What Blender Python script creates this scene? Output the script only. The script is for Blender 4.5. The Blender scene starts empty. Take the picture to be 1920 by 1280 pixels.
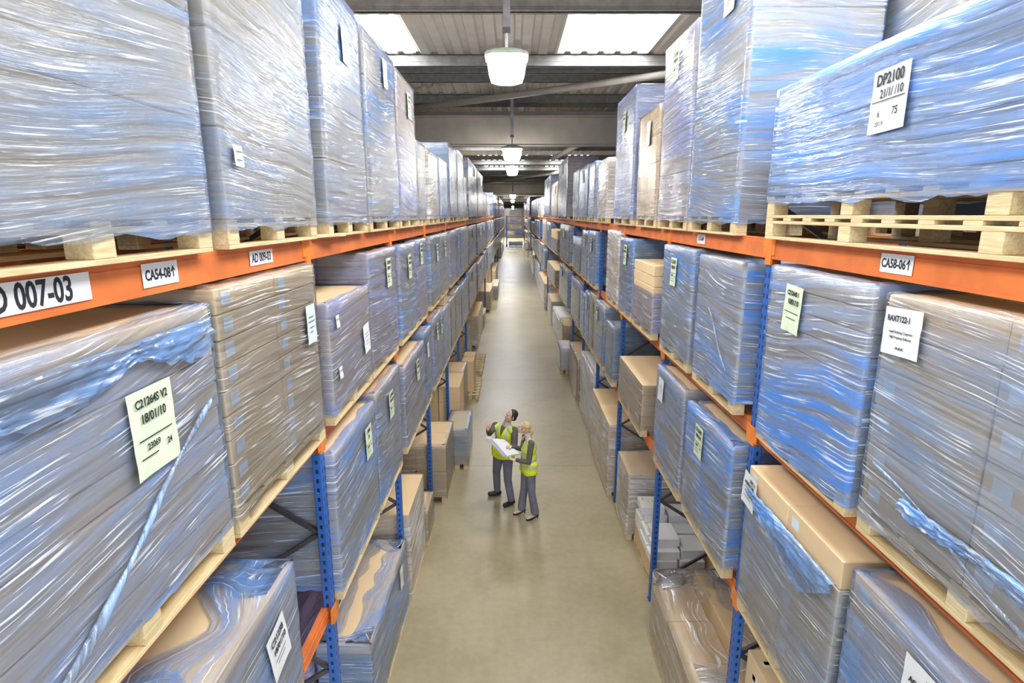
import bpy, bmesh, math, random
from mathutils import Vector, Matrix, noise
S = bpy.context.scene
COL = S.collection
RS = random.Random(7)

# ------------------------------------------------------------------ camera, world, exposure
CAMZ = 5.167
cd = bpy.data.cameras.new('camera'); cam = bpy.data.objects.new('camera', cd); COL.objects.link(cam)
cd.sensor_width = 36; cd.lens = 1070.9 / 1920 * 36; cd.clip_start = .05; cd.clip_end = 600
cam.location = (0, 0, CAMZ)
cam.rotation_euler = (math.pi / 2 - .21845, 0, .00127)
S.camera = cam
w = bpy.data.worlds.new('world'); S.world = w; w.use_nodes = True
w.node_tree.nodes['Background'].inputs[0].default_value = (.75, .85, 1, 1)
w.node_tree.nodes['Background'].inputs[1].default_value = 2.6
S.view_settings.view_transform = 'Standard'; S.view_settings.look = 'None'
S.view_settings.exposure = -0.28; S.view_settings.gamma = 1
S.view_settings.use_curve_mapping = False
LAMP_L = 55.0          # radiance of the lamp diffusers
SKY_L = 21.0            # radiance of the roof panels, real skylights and added fill alike
try:
    S.cycles.max_bounces = 8; S.cycles.diffuse_bounces = 4; S.cycles.glossy_bounces = 3
    S.cycles.transmission_bounces = 4; S.cycles.transparent_max_bounces = 12
    S.cycles.caustics_reflective = False; S.cycles.caustics_refractive = False
    S.cycles.sample_clamp_indirect = 6; S.cycles.use_denoising = True
    S.cycles.blur_glossy = 1.0
except Exception:
    pass

# ------------------------------------------------------------------ node helpers
def new_mat(name):
    m = bpy.data.materials.new(name); m.use_nodes = True
    nt = m.node_tree; nt.nodes.clear()
    out = nt.nodes.new('ShaderNodeOutputMaterial')
    return m, nt, out
def N(nt, typ, **kw):
    n = nt.nodes.new(typ)
    for k, v in kw.items():
        if k.startswith('i_'):
            n.inputs[int(k[2:])].default_value = v
        else:
            setattr(n, k, v)
    return n
def L(nt, a, b): nt.links.new(a, b)
def math_n(nt, op, a, b=None, c=None, clamp=False):
    n = nt.nodes.new('ShaderNodeMath'); n.operation = op; n.use_clamp = clamp
    for i, v in enumerate((a, b, c)):
        if v is None: continue
        if isinstance(v, (int, float)): n.inputs[i].default_value = v
        else: L(nt, v, n.inputs[i])
    return n.outputs[0]
def mixc(nt, fac, a, b, mode='MIX'):
    n = nt.nodes.new('ShaderNodeMix'); n.data_type = 'RGBA'; n.blend_type = mode
    for i, v in ((0, fac), (6, a), (7, b)):
        if isinstance(v, (int, float)): n.inputs[i].default_value = v
        elif isinstance(v, tuple): n.inputs[i].default_value = (*v[:3], 1)
        else: L(nt, v, n.inputs[i])
    return n.outputs[2]
def ramp(nt, fac, p0, p1, smooth=True):
    n = nt.nodes.new('ShaderNodeMapRange'); n.interpolation_type = 'SMOOTHSTEP' if smooth else 'LINEAR'
    n.inputs[1].default_value = p0; n.inputs[2].default_value = p1
    L(nt, fac, n.inputs[0]); return n.outputs[0]
def noise_n(nt, vec, scale, detail=2, rough=.5, dist=0):
    n = nt.nodes.new('ShaderNodeTexNoise'); n.inputs['Scale'].default_value = scale
    n.inputs['Detail'].default_value = detail; n.inputs['Roughness'].default_value = rough
    n.inputs['Distortion'].default_value = dist
    L(nt, vec, n.inputs['Vector']); return n.outputs[0]
def mapped(nt, src, scale=(1, 1, 1), rot=(0, 0, 0), rnd=True):
    m = nt.nodes.new('ShaderNodeMapping'); m.inputs['Scale'].default_value = scale
    m.inputs['Rotation'].default_value = rot
    L(nt, src, m.inputs['Vector'])
    if rnd:
        oi = nt.nodes.new('ShaderNodeObjectInfo')
        k = math_n(nt, 'MULTIPLY', oi.outputs['Random'], 37.0)
        L(nt, k, m.inputs['Location'])
    return m.outputs[0]
def plain(name, col, rough=.5, metal=0, spec=.5, var=0, varscale=8, bump=0, bscale=60, stretch=(1, 1, 1)):
    m, nt, out = new_mat(name)
    p = N(nt, 'ShaderNodeBsdfPrincipled')
    p.inputs['Roughness'].default_value = rough; p.inputs['Metallic'].default_value = metal
    p.inputs['Specular IOR Level'].default_value = spec
    p.inputs['Base Color'].default_value = (*col, 1)
    if var or bump:
        tc = N(nt, 'ShaderNodeTexCoord')
        v = mapped(nt, tc.outputs['Object'], stretch)
    if var:
        n = noise_n(nt, v, varscale, 3)
        f = ramp(nt, n, .3, .7)
        c = mixc(nt, f, tuple(x * (1 - var) for x in col), tuple(min(1, x * (1 + var)) for x in col))
        L(nt, c, p.inputs['Base Color'])
    if bump:
        b = N(nt, 'ShaderNodeBump'); b.inputs['Strength'].default_value = bump; b.inputs['Distance'].default_value = .01
        L(nt, noise_n(nt, v, bscale, 3), b.inputs['Height']); L(nt, b.outputs[0], p.inputs['Normal'])
    L(nt, p.outputs[0], out.inputs[0])
    return m
def board_mat(name, col, amt=.12):
    """cardboard: tone varies from carton to carton, faint fluting"""
    m, nt, out = new_mat(name)
    p = N(nt, 'ShaderNodeBsdfPrincipled'); p.inputs['Roughness'].default_value = .75
    p.inputs['Specular IOR Level'].default_value = .25
    g = N(nt, 'ShaderNodeNewGeometry'); oi = N(nt, 'ShaderNodeObjectInfo')
    r = math_n(nt, 'ADD', g.outputs['Random Per Island'], oi.outputs['Random'])
    r = math_n(nt, 'FRACT', math_n(nt, 'MULTIPLY', r, 3.7))
    tc = N(nt, 'ShaderNodeTexCoord')
    n = noise_n(nt, mapped(nt, tc.outputs['Object'], (1, 1, 6)), 3.0, 3)
    f = math_n(nt, 'ADD', math_n(nt, 'MULTIPLY', r, .6), math_n(nt, 'MULTIPLY', n, .5))
    c = mixc(nt, f, tuple(x * (1 - amt) for x in col), tuple(min(1, x * (1 + amt)) for x in col))
    L(nt, c, p.inputs['Base Color']); L(nt, p.outputs[0], out.inputs[0])
    return m
def film_mat(name, tint, dens, white, tilt=.06, freq=60, gloss=.55, deep=None):
    """stretch film: clear plastic with overlap bands and white streaks (whitened fibres plus painted highlights), UV in metres"""
    m, nt, out = new_mat(name)
    deep = deep or tint
    tc = N(nt, 'ShaderNodeTexCoord'); oi = N(nt, 'ShaderNodeObjectInfo')
    warp = noise_n(nt, mapped(nt, tc.outputs['UV'], (1, 1, 1)), .8, 1)
    sep = N(nt, 'ShaderNodeSeparateXYZ'); L(nt, tc.outputs['UV'], sep.inputs[0])
    shear = math_n(nt, 'MULTIPLY', math_n(nt, 'MULTIPLY', math_n(nt, 'SUBTRACT', oi.outputs['Random'], .5), .22), sep.outputs[0])
    comb = N(nt, 'ShaderNodeCombineXYZ')
    L(nt, sep.outputs[0], comb.inputs[0])
    L(nt, math_n(nt, 'ADD', math_n(nt, 'ADD', sep.outputs[1], shear), math_n(nt, 'MULTIPLY', warp, .22)), comb.inputs[1])
    v = comb.outputs[0]
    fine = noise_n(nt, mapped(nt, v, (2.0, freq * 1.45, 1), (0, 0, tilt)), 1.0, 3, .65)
    mid = noise_n(nt, mapped(nt, v, (.9, 22, 1), (0, 0, tilt * 1.3)), 1.0, 3, .6)
    patch = noise_n(nt, mapped(nt, v, (.6, 1.9, 1), (0, 0, tilt * 4)), 1.0, 5, .62, .3)
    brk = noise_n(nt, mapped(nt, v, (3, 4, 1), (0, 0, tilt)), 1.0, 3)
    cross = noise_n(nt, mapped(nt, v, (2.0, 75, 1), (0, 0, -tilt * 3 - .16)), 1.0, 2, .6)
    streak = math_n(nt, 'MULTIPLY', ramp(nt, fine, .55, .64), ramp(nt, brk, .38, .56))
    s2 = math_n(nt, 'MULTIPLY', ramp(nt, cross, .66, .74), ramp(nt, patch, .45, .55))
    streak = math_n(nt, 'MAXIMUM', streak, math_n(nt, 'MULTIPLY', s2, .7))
    band = math_n(nt, 'MULTIPLY', ramp(nt, patch, .40, .68), ramp(nt, mid, .22, .62))
    md = ramp(nt, mid, .36, .66)
    a = math_n(nt, 'MULTIPLY', math_n(nt, 'ADD', math_n(nt, 'MULTIPLY', md, .26), math_n(nt, 'MULTIPLY', band, .74)), dens)
    a = math_n(nt, 'ADD', a, dens * .12)
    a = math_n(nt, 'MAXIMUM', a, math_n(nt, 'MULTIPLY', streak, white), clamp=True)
    col = mixc(nt, band, tint, deep)
    col = mixc(nt, math_n(nt, 'MULTIPLY', streak, .9), col, (.90, .94, .99))  # white streaks mix whitened fibres with highlights painted into the colour
    df = N(nt, 'ShaderNodeBsdfDiffuse'); L(nt, col, df.inputs[0])
    tr = N(nt, 'ShaderNodeBsdfTransparent'); tr.inputs[0].default_value = (.97, .98, 1, 1)
    mx = N(nt, 'ShaderNodeMixShader'); L(nt, a, mx.inputs[0]); L(nt, tr.outputs[0], mx.inputs[1]); L(nt, df.outputs[0], mx.inputs[2])
    b = N(nt, 'ShaderNodeBump'); b.inputs['Strength'].default_value = 1.0; b.inputs['Distance'].default_value = .009
    h = math_n(nt, 'ADD', math_n(nt, 'MULTIPLY', fine, .55), math_n(nt, 'MULTIPLY', mid, .9))
    h = math_n(nt, 'ADD', h, math_n(nt, 'MULTIPLY', cross, .4))
    L(nt, h, b.inputs['Height'])
    gl = N(nt, 'ShaderNodeBsdfGlossy'); gl.inputs['Roughness'].default_value = .15
    gl.inputs['Color'].default_value = (.95, .97, 1, 1)
    L(nt, b.outputs[0], gl.inputs['Normal'])
    lw = N(nt, 'ShaderNodeFresnel'); lw.inputs[0].default_value = 1.45
    L(nt, b.outputs[0], lw.inputs['Normal'])
    m2 = N(nt, 'ShaderNodeMixShader'); L(nt, math_n(nt, 'MULTIPLY', lw.outputs[0], gloss * 1.5, clamp=True), m2.inputs[0])
    L(nt, mx.outputs[0], m2.inputs[1]); L(nt, gl.outputs[0], m2.inputs[2])
    L(nt, m2.outputs[0], out.inputs[0])
    return m
def emit_mat(name, col, strength):
    m, nt, out = new_mat(name)
    e = N(nt, 'ShaderNodeEmission'); e.inputs[0].default_value = (*col, 1); e.inputs[1].default_value = strength
    L(nt, e.outputs[0], out.inputs[0]); return m
def post_mat():
    """blue painted upright with rows of punched holes"""
    m, nt, out = new_mat('blue_upright')
    tc = N(nt, 'ShaderNodeTexCoord'); s = N(nt, 'ShaderNodeSeparateXYZ'); L(nt, tc.outputs['Object'], s.inputs[0])
    fz = math_n(nt, 'ABSOLUTE', math_n(nt, 'SUBTRACT', math_n(nt, 'FRACT', math_n(nt, 'MULTIPLY', s.outputs[2], 13.0)), .5))
    hz = math_n(nt, 'LESS_THAN', fz, .22)
    ay = math_n(nt, 'ABSOLUTE', s.outputs[1])
    hy = math_n(nt, 'LESS_THAN', math_n(nt, 'ABSOLUTE', math_n(nt, 'SUBTRACT', ay, .026)), .008)
    h1 = math_n(nt, 'MULTIPLY', hz, hy)
    ax = math_n(nt, 'LESS_THAN', math_n(nt, 'ABSOLUTE', math_n(nt, 'SUBTRACT', s.outputs[0], 0.0)), .010)
    side = math_n(nt, 'GREATER_THAN', ay, .0445)
    h2 = math_n(nt, 'MULTIPLY', math_n(nt, 'MULTIPLY', hz, ax), side)
    hole = math_n(nt, 'MAXIMUM', h1, h2)
    n = noise_n(nt, mapped(nt, tc.outputs['Object'], (6, 6, 3)), 5, 4)
    scuff = ramp(nt, n, .68, .74)
    c = mixc(nt, scuff, (.03, .13, .46), (.45, .50, .55))
    c = mixc(nt, hole, c, (.008, .015, .04))
    p = N(nt, 'ShaderNodeBsdfPrincipled'); p.inputs['Roughness'].default_value = .4
    L(nt, c, p.inputs['Base Color']); L(nt, p.outputs[0], out.inputs[0]); return m
def floor_mat():
    m, nt, out = new_mat('concrete_floor')
    tc = N(nt, 'ShaderNodeTexCoord'); v = tc.outputs['Object']
    n1 = noise_n(nt, v, .55, 5, .6); n2 = noise_n(nt, v, 9, 4, .6)
    f = math_n(nt, 'ADD', math_n(nt, 'MULTIPLY', n1, .75), math_n(nt, 'MULTIPLY', n2, .25))
    c = mixc(nt, ramp(nt, f, .3, .7), (.34, .285, .165), (.48, .41, .262))
    s = N(nt, 'ShaderNodeSeparateXYZ'); L(nt, v, s.inputs[0])
    jm = None
    for y in (5.0, 11.2, 17.6, 35.8, 56.3):
        k = math_n(nt, 'LESS_THAN', math_n(nt, 'ABSOLUTE', math_n(nt, 'SUBTRACT', s.outputs[1], y)), .008 if y < 15 else .04)
        jm = k if jm is None else math_n(nt, 'MAXIMUM', jm, k)
    c = mixc(nt, math_n(nt, 'MULTIPLY', jm, .5), c, (.12, .10, .08))
    p = N(nt, 'ShaderNodeBsdfPrincipled')
    L(nt, c, p.inputs['Base Color'])
    L(nt, ramp(nt, n1, .2, .8), p.inputs['Roughness'])
    r = N(nt, 'ShaderNodeMapRange'); r.inputs[3].default_value = .28; r.inputs[4].default_value = .46
    L(nt, n1, r.inputs[0]); L(nt, r.outputs[0], p.inputs['Roughness'])
    L(nt, p.outputs[0], out.inputs[0]); return m
def wood_mat(name, c0, c1):
    m, nt, out = new_mat(name)
    tc = N(nt, 'ShaderNodeTexCoord')
    n = noise_n(nt, mapped(nt, tc.outputs['Object'], (30, 2.5, 30)), 1.6, 4, .6, 1.2)
    oi = N(nt, 'ShaderNodeObjectInfo')
    c = mixc(nt, ramp(nt, n, .3, .7), c0, c1)
    c = mixc(nt, math_n(nt, 'MULTIPLY', oi.outputs['Random'], .35), c, (.55, .40, .20))
    p = N(nt, 'ShaderNodeBsdfPrincipled'); p.inputs['Roughness'].default_value = .7
    L(nt, c, p.inputs['Base Color']); L(nt, p.outputs[0], out.inputs[0]); return m

M = {}
M['blue'] = post_mat()
M['blue_plain'] = plain('blue_paint', (.03, .13, .46), .4, var=.15)
M['orange'] = plain('orange_beam', (.74, .19, .045), .42, var=.14, varscale=5)
M['orange2'] = plain('orange_connector', (.88, .24, .035), .4, var=.1)
M['steel'] = plain('dark_steel', (.10, .095, .10), .45, .5, var=.2)
M['galv'] = plain('galvanised_steel', (.30, .29, .30), .42, .35, var=.2, varscale=4)
M['purlin'] = plain('purlin_steel', (.24, .23, .22), .6, .1, var=.15)
M['frame'] = plain('roof_frame_paint', (.38, .345, .30), .5, var=.08, varscale=2)
M['roof'] = plain('roof_sheet', (.60, .56, .50), .55, var=.05, varscale=3)
M['wall'] = plain('wall_sheet', (.42, .40, .37), .6, var=.06, varscale=2)
M['floor'] = floor_mat()
M['pallet'] = wood_mat('pallet_wood', (.62, .46, .22), (.84, .70, .42))
M['white'] = plain('white_paper', (.80, .80, .78), .7, var=.03)
M['green_paper'] = plain('pale_green_paper', (.70, .78, .55), .7, var=.05)
M['ink'] = plain('black_ink', (.02, .02, .025), .6)
M['sticker'] = plain('carton_sticker', (.70, .78, .85), .5, var=.05)
M['purple'] = plain('purple_print', (.20, .10, .40), .6)
M['kraft'] = board_mat('kraft_cardboard', (0.8, 0.59, 0.34), .12)
M['greycard'] = board_mat('grey_cardboard', (0.66, 0.55, 0.39), .18)
M['tancard'] = board_mat('tan_cardboard', (0.7, 0.55, 0.36), .15)
M['bluecard'] = board_mat('blue_grey_cardboard', (0.36, 0.39, 0.45), .2)
M['purplecard'] = board_mat('purple_grey_cardboard', (.50, .45, .75), .2)
M['whitecard'] = board_mat('white_cardboard', (.88, .87, .86), .04)
BL, DP = (.38, .55, .88), (.08, .28, .74)
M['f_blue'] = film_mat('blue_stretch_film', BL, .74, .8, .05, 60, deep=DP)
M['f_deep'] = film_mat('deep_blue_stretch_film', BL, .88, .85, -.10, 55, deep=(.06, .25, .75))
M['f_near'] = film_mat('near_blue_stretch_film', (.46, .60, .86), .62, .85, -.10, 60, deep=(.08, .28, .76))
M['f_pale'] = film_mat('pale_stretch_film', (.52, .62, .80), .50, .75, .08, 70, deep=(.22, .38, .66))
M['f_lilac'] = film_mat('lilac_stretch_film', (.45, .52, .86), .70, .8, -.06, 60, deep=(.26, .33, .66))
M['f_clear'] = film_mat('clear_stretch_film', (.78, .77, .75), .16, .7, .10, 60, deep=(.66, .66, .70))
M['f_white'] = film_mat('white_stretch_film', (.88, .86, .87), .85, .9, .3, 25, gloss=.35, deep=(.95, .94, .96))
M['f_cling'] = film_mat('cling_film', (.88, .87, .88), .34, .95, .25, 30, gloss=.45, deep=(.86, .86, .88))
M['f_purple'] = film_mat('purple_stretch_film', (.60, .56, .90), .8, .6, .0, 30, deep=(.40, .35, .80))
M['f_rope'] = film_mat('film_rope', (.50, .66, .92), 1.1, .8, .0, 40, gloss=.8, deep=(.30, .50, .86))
M['f_twist'] = plain('twisted_blue_film', (.38, .58, .88), .25, spec=.8, bump=.6, bscale=25, stretch=(1, 1, 1), var=.35, varscale=12)
M['lamp'] = emit_mat('lamp_diffuser', (1.0, .95, .86), LAMP_L)
M['lamp_far'] = emit_mat('far_lamp_diffuser', (1.0, .95, .86), LAMP_L * 1.0)
M['sky'] = emit_mat('roof_sheet_or_fill', (.93, .96, 1.0), SKY_L)
M['housing'] = plain('lamp_housing', (.32, .36, .28), .45, var=.1)

# ------------------------------------------------------------------ mesh helpers
class MB:
    def __init__(s): s.v = []; s.f = []; s.uv = None
    def box(s, x0, x1, y0, y1, z0, z1):
        n = len(s.v)
        s.v += [(x0, y0, z0), (x1, y0, z0), (x1, y1, z0), (x0, y1, z0), (x0, y0, z1), (x1, y0, z1), (x1, y1, z1), (x0, y1, z1)]
        s.f += [(n, n+3, n+2, n+1), (n+4, n+5, n+6, n+7), (n, n+1, n+5, n+4), (n+1, n+2, n+6, n+5), (n+2, n+3, n+7, n+6), (n+3, n, n+4, n+7)]
        return s
    def bbox(s, x0, x1, y0, y1, z0, z1, b=.006):
        """box with softened vertical and horizontal edges"""
        n = len(s.v)
        rings = [(z0, b), (z0 + b, 0), (z1 - b, 0), (z1, b)]
        for z, i in rings:
            a = b if i == 0 else b * 1.7
            X0, X1, Y0, Y1 = x0 + i, x1 - i, y0 + i, y1 - i
            s.v += [(X0+a, Y0, z), (X1-a, Y0, z), (X1, Y0+a, z), (X1, Y1-a, z), (X1-a, Y1, z), (X0+a, Y1, z), (X0, Y1-a, z), (X0, Y0+a, z)]
        for r in range(3):
            for k in range(8):
                a0 = n + r*8 + k; a1 = n + r*8 + (k+1) % 8
                s.f.append((a0, a1, a1+8, a0+8))
        s.f.append(tuple(n + k for k in range(7, -1, -1))); s.f.append(tuple(n + 24 + k for k in range(8)))
        return s
    def rod(s, a, b, r, seg=8, r2=None, cap=True):
        a, b = Vector(a), Vector(b); d = (b - a).normalized()
        u = d.orthogonal().normalized(); v = d.cross(u); r2 = r if r2 is None else r2
        n = len(s.v)
        for p, q in ((a, r), (b, r2)):
            for k in range(seg):
                t = 2*math.pi*k/seg
                s.v.append(tuple(p + (u*math.cos(t) + v*math.sin(t))*q))
        for k in range(seg):
            k1 = (k+1) % seg
            s.f.append((n+k, n+k1, n+seg+k1, n+seg+k))
        if cap: s.f.append(tuple(n+k for k in range(seg-1, -1, -1))); s.f.append(tuple(n+seg+k for k in range(seg)))
        return s
    def beam(s, a, b, w, h):
        """square bar between two points"""
        a, b = Vector(a), Vector(b); d = (b-a).normalized()
        u = Vector((0, 0, 1)); u = (u - d*u.dot(d)).normalized() if abs(d.z) < .99 else Vector((1, 0, 0)); v = d.cross(u)
        n = len(s.v)
        for p in (a, b):
            for i, j in ((-1, -1), (1, -1), (1, 1), (-1, 1)):
                s.v.append(tuple(p + v*(i*w/2) + u*(j*h/2)))
        for k in range(4): s.f.append((n+k, n+(k+1) % 4, n+4+(k+1) % 4, n+4+k))
        s.f += [(n+3, n+2, n+1, n), (n+4, n+5, n+6, n+7)]
        return s
    def mesh(s, name, mat, smooth=False):
        me = bpy.data.meshes.new(name); me.from_pydata(s.v, [], s.f)
        if s.uv:
            ul = me.uv_layers.new(name='UVMap')
            for lp in me.loops: ul.data[lp.index].uv = s.uv[lp.vertex_index]
        for m in (mat if isinstance(mat, (list, tuple)) else [mat]): me.materials.append(m)
        if smooth:
            me.polygons.foreach_set('use_smooth', [True]*len(me.polygons))
        me.update(); return me
    def obj(s, name, mat, parent=None, loc=(0, 0, 0), smooth=False):
        return put(name, s.mesh(name, mat, smooth), parent, loc)
def put(name, me, parent=None, loc=(0, 0, 0)):
    o = bpy.data.objects.new(name, me); COL.objects.link(o); o.parent = parent; o.location = loc
    return o
def tag(o, label=None, cat=None, group=None, kind=None):
    if label: o['label'] = label
    if cat: o['category'] = cat
    if group: o['group'] = group
    if kind: o['kind'] = kind
    return o
def thing(name, label, cat, loc=(0, 0, 0), group=None):
    o = bpy.data.objects.new(name, None); COL.objects.link(o); o.location = loc; o.empty_display_size = .1
    return tag(o, label, cat, group)
ORD = ['nearest', 'second', 'third', 'fourth', 'fifth', 'sixth', 'seventh', 'eighth', 'ninth', 'tenth', 'eleventh', 'twelfth',
       'thirteenth', 'fourteenth', 'fifteenth', 'sixteenth', 'seventeenth', 'eighteenth', 'nineteenth', 'twentieth',
       'twenty-first', 'twenty-second', 'twenty-third', 'twenty-fourth', 'twenty-fifth', 'twenty-sixth', 'twenty-seventh',
       'twenty-eighth', 'twenty-ninth', 'thirtieth', 'thirty-first', 'thirty-second', 'thirty-third', 'thirty-fourth']

# ------------------------------------------------------------------ building shell
FAR = 205.0; ROOF = 8.32; FRONT = -3.0
m_ = MB().box(-9, 9, FRONT, FAR, -.2, 0); tag(m_.obj('floor', M['floor']), kind='structure')
for nm, x0, x1 in (('wall_left', -9.2, -9), ('wall_right', 9, 9.2)):
    tag(MB().box(x0, x1, FRONT, FAR, 0, ROOF + .2).obj(nm, M['wall']), kind='structure')
mb = MB()
for k in range(60):
    x = -9 + .3*k
    mb.box(x, x + .2, FAR - .04, FAR, 0, ROOF + .2)
mb.box(-9, 9, FAR, FAR + .2, 0, ROOF + .2)
tag(mb.obj('wall_far', M['wall']), kind='structure')
# rear wall left out behind the camera so that sky light enters as added fill
# roof: trapezoidal sheet, ribs running along the aisle; translucent sheets, some added to light the aisle, sit in openings
mb = MB(); mb2 = MB()
prof = []
x = -9.0
while x < 9:
    prof += [(x, ROOF + .045), (x + .10, ROOF + .045), (x + .135, ROOF), (x + .30, ROOF)]
    x += .335
def sheet(mb, y0, y1, xa=-99, xb=99, dz=0):
    pr = [(max(xa, min(xb, px)), pz + dz) for px, pz in prof if xa - .34 < px < xb + .34]
    n = len(mb.v)
    for px, pz in pr: mb.v += [(px, y0, pz), (px, y1, pz)]
    for i in range(len(pr) - 1):
        a = n + 2*i; mb.f.append((a, a+1, a+3, a+2))
SKX = [(-3.75, -1.95), (.90, 2.70)]
SKX2 = [(-1.9, .8), (2.15, 4.3), (-6, -4)]
SKX3 = [(-2.2, .4), (1.0, 3.4)]
zones = [(.6, 2.7, SKX), (3.0, 5.0, SKX), (5.3, 7.1, SKX), (10.15, 12.4, SKX), (24.6, 27.6, [(-2.2, -.2)]), (32.9, 35.4, SKX2), (37.4, 39.9, SKX2),  # panels over the camera and behind the deep beam are added light fill
         (66, 74.8, [(-2.2, -.2)]), (81, 89, [(-1.6, .4)]), (105, 113, SKX2), (122, 130, SKX2), (195, 203, [(-2.2, -.4)])]  # panels hidden by the far beams are added to brighten the aisle end
y = FRONT; wn = 1
for (a, b, xs) in zones:
    sheet(mb, y, a); y = b
    xs = sorted(xs); cx = -9.0
    for (u, v) in xs:
        sheet(mb, a, b, cx, u); cx = v
        s2 = MB(); sheet(s2, a, b, u, v)
        tag(s2.obj('window_or_fill_%d' % wn, M['sky']), kind='structure'); wn += 1
    sheet(mb, a, b, cx, 9.0)
sheet(mb, y, FAR)
tag(mb.obj('ceiling', M['roof']), kind='structure')
tag(MB().box(-9.2, 9.2, FRONT - .2, FAR + .2, ROOF + .12, ROOF + .2).obj('trim_1', M['wall']), kind='structure')
tn = 2
def purlin(y, n=1):
    """Z purlins across the hall, web with two flanges and a lip"""
    global tn
    mb = MB(); h = .24; z1 = ROOF - .002
    mb.box(-9, 9, y, y + .012, z1 - h, z1)
    mb.box(-9, 9, y - .07, y + .012, z1 - h, z1 - h + .012)
    mb.box(-9, 9, y, y + .08, z1 - .012, z1)
    mb.box(-9, 9, y - .07, y - .06, z1 - h, z1 - h + .035)
    mb.box(-9, 9, y - .006, y, z1 - h*.55, z1 - h*.45)
    tag(mb.obj('trim_%d' % tn, M['purlin']), kind='structure'); tn += 1
for y in (-2, .5, 2.8, 5.1, 7.2, 9.35, 12.5, 13.1, 13.9, 16.4, 16.9, 20, 24, 28, 32.6, 35.6, 36.4, 40.1, 44.5, 50, 54, 62, 75, 90, 104, 114, 121, 131, 145, 160, 178, 190):
    purlin(y)
def frame(y, z0, z1):
    """deep I section roof frame across the hall"""
    global tn
    mb = MB()
    mb.box(-9, 9, y - .12, y + .12, z0, z0 + .03)
    mb.box(-9, 9, y - .02, y + .02, z0 + .03, z1)
    mb.box(-9, 9, y - .16, y + .16, z1, z1 + .05)
    mb.box(-9, 9, y - .03, y + .03, z1 + .05, z1 + .16)
    tag(mb.obj('trim_%d' % tn, M['frame']), kind='structure'); tn += 1
frame(17.3, 7.08, 7.86); frame(55.3, 7.08, 7.86); frame(177, 7.08, 7.86)
for pts in (((-3.3, 16.7, 7.93), (3.6, 12.1, 7.93)), ((-3.3, 53.4, 7.93), (3.6, 38.7, 7.93)), ((2.0, 30, 7.9), (3.2, 19, 7.9))):
    o = MB().rod(*pts, .075 if pts[0][1] < 20 else .11, 10).obj('roof_brace', M['frame'], smooth=True)
    tag(o, {16.7: 'grey diagonal tube brace under the roof just behind the nearest lamp',
            53.4: 'far diagonal tube brace under the roof behind the third lamp',
            30: 'grey diagonal brace above the right rack behind the deep roof beam'}[pts[0][1]], 'roof brace')
sd = thing('smoke_detector', 'small round white detector under the roof right of the bright roof light', 'smoke detector', (2.66, 9.85, ROOF))
MB().rod((0, 0, 0), (0, 0, -.05), .075, 16, .06).obj('detector_base', M['white'], sd)
MB().rod((0, 0, -.05), (0, 0, -.10), .045, 16, .03).obj('sensor_head', M['white'], sd)

# ------------------------------------------------------------------ hanging lamps
def lamp(x, y, zt, far, label):
    t = thing('high_bay_lamp', label, 'ceiling lamp', (x, y, zt), 'high bay lamps over the aisle')
    w = .27
    mb = MB(); n = 0
    def ring(hw, z):
        c = hw*.32; mb.v.extend([(-hw+c, -hw, z), (hw-c, -hw, z), (hw, -hw+c, z), (hw, hw-c, z), (hw-c, hw, z), (-hw+c, hw, z), (-hw, hw-c, z), (-hw, -hw+c, z)])
    for hw, z in ((.262, -.09), (.235, -.26), (.205, -.36), (.12, -.395)): ring(hw, z)
    for r in range(3):
        for k in range(8):
            a, b = r*8+k, r*8+(k+1) % 8
            mb.f.append((a+8, b+8, b, a))
    mb.f.append(tuple(24 + k for k in range(7, -1, -1)))
    mb.obj('lamp_diffuser', M['lamp_far' if far else 'lamp'], t)
    h = MB(); h.v = []; s_ = h
    for hw, z in ((.10, .02), (.25, -.035), (.28, -.06), (.28, -.09)):
        c = hw*.32; h.v.extend([(-hw+c, -hw, z), (hw-c, -hw, z), (hw, -hw+c, z), (hw, hw-c, z), (hw-c, hw, z), (-hw+c, hw, z), (-hw, hw-c, z), (-hw, -hw+c, z)])
    for r in range(3):
        for k in range(8):
            a, b = r*8+k, r*8+(k+1) % 8
            h.f.append((a, b, b+8, a+8))
    h.f.append(tuple(range(8))); h.f.append(tuple(24 + k for k in range(7, -1, -1)))
    h.obj('housing', M['housing'], t)
    MB().rod((0, 0, .02), (0, 0, .25), .016, 8).obj('suspension_rod', M['galv'], t)
    MB().box(-.05, .05, -.03, .03, .22, .28).obj('bracket', M['steel'], t)
    MB().box(-.045, .045, -.03, .03, .28, ROOF - zt + .0).obj('drop_tube', M['galv'], t)
lamp(-.08, 8.1, 7.25, False, 'nearest and largest bright lamp hanging over the aisle')
lamp(-.02, 16.2, 6.98, False, 'bright lamp hanging just before the deep roof beam, second from camera')
lamp(-.02, 25.8, 7.22, True, 'bright lamp beyond the deep roof beam, third from camera')
lamp(0, 52.5, 6.98, True, 'small bright lamp before the far roof beam, fourth from camera')
lamp(0, 83, 7.22, True, 'smallest bright lamp at the far end of the aisle')
lamp(0, -.6, 7.25, False, 'lamp hanging over the aisle just above the camera, out of the picture')
lamp(0, 138, 7.2, True, 'added fill lamp far beyond the end rack, over the back of the hall')  # this lamp and the next are added to brighten the dark far end
lamp(0, 180, 7.2, True, 'added fill lamp nearest the far end wall of the hall')

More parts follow.
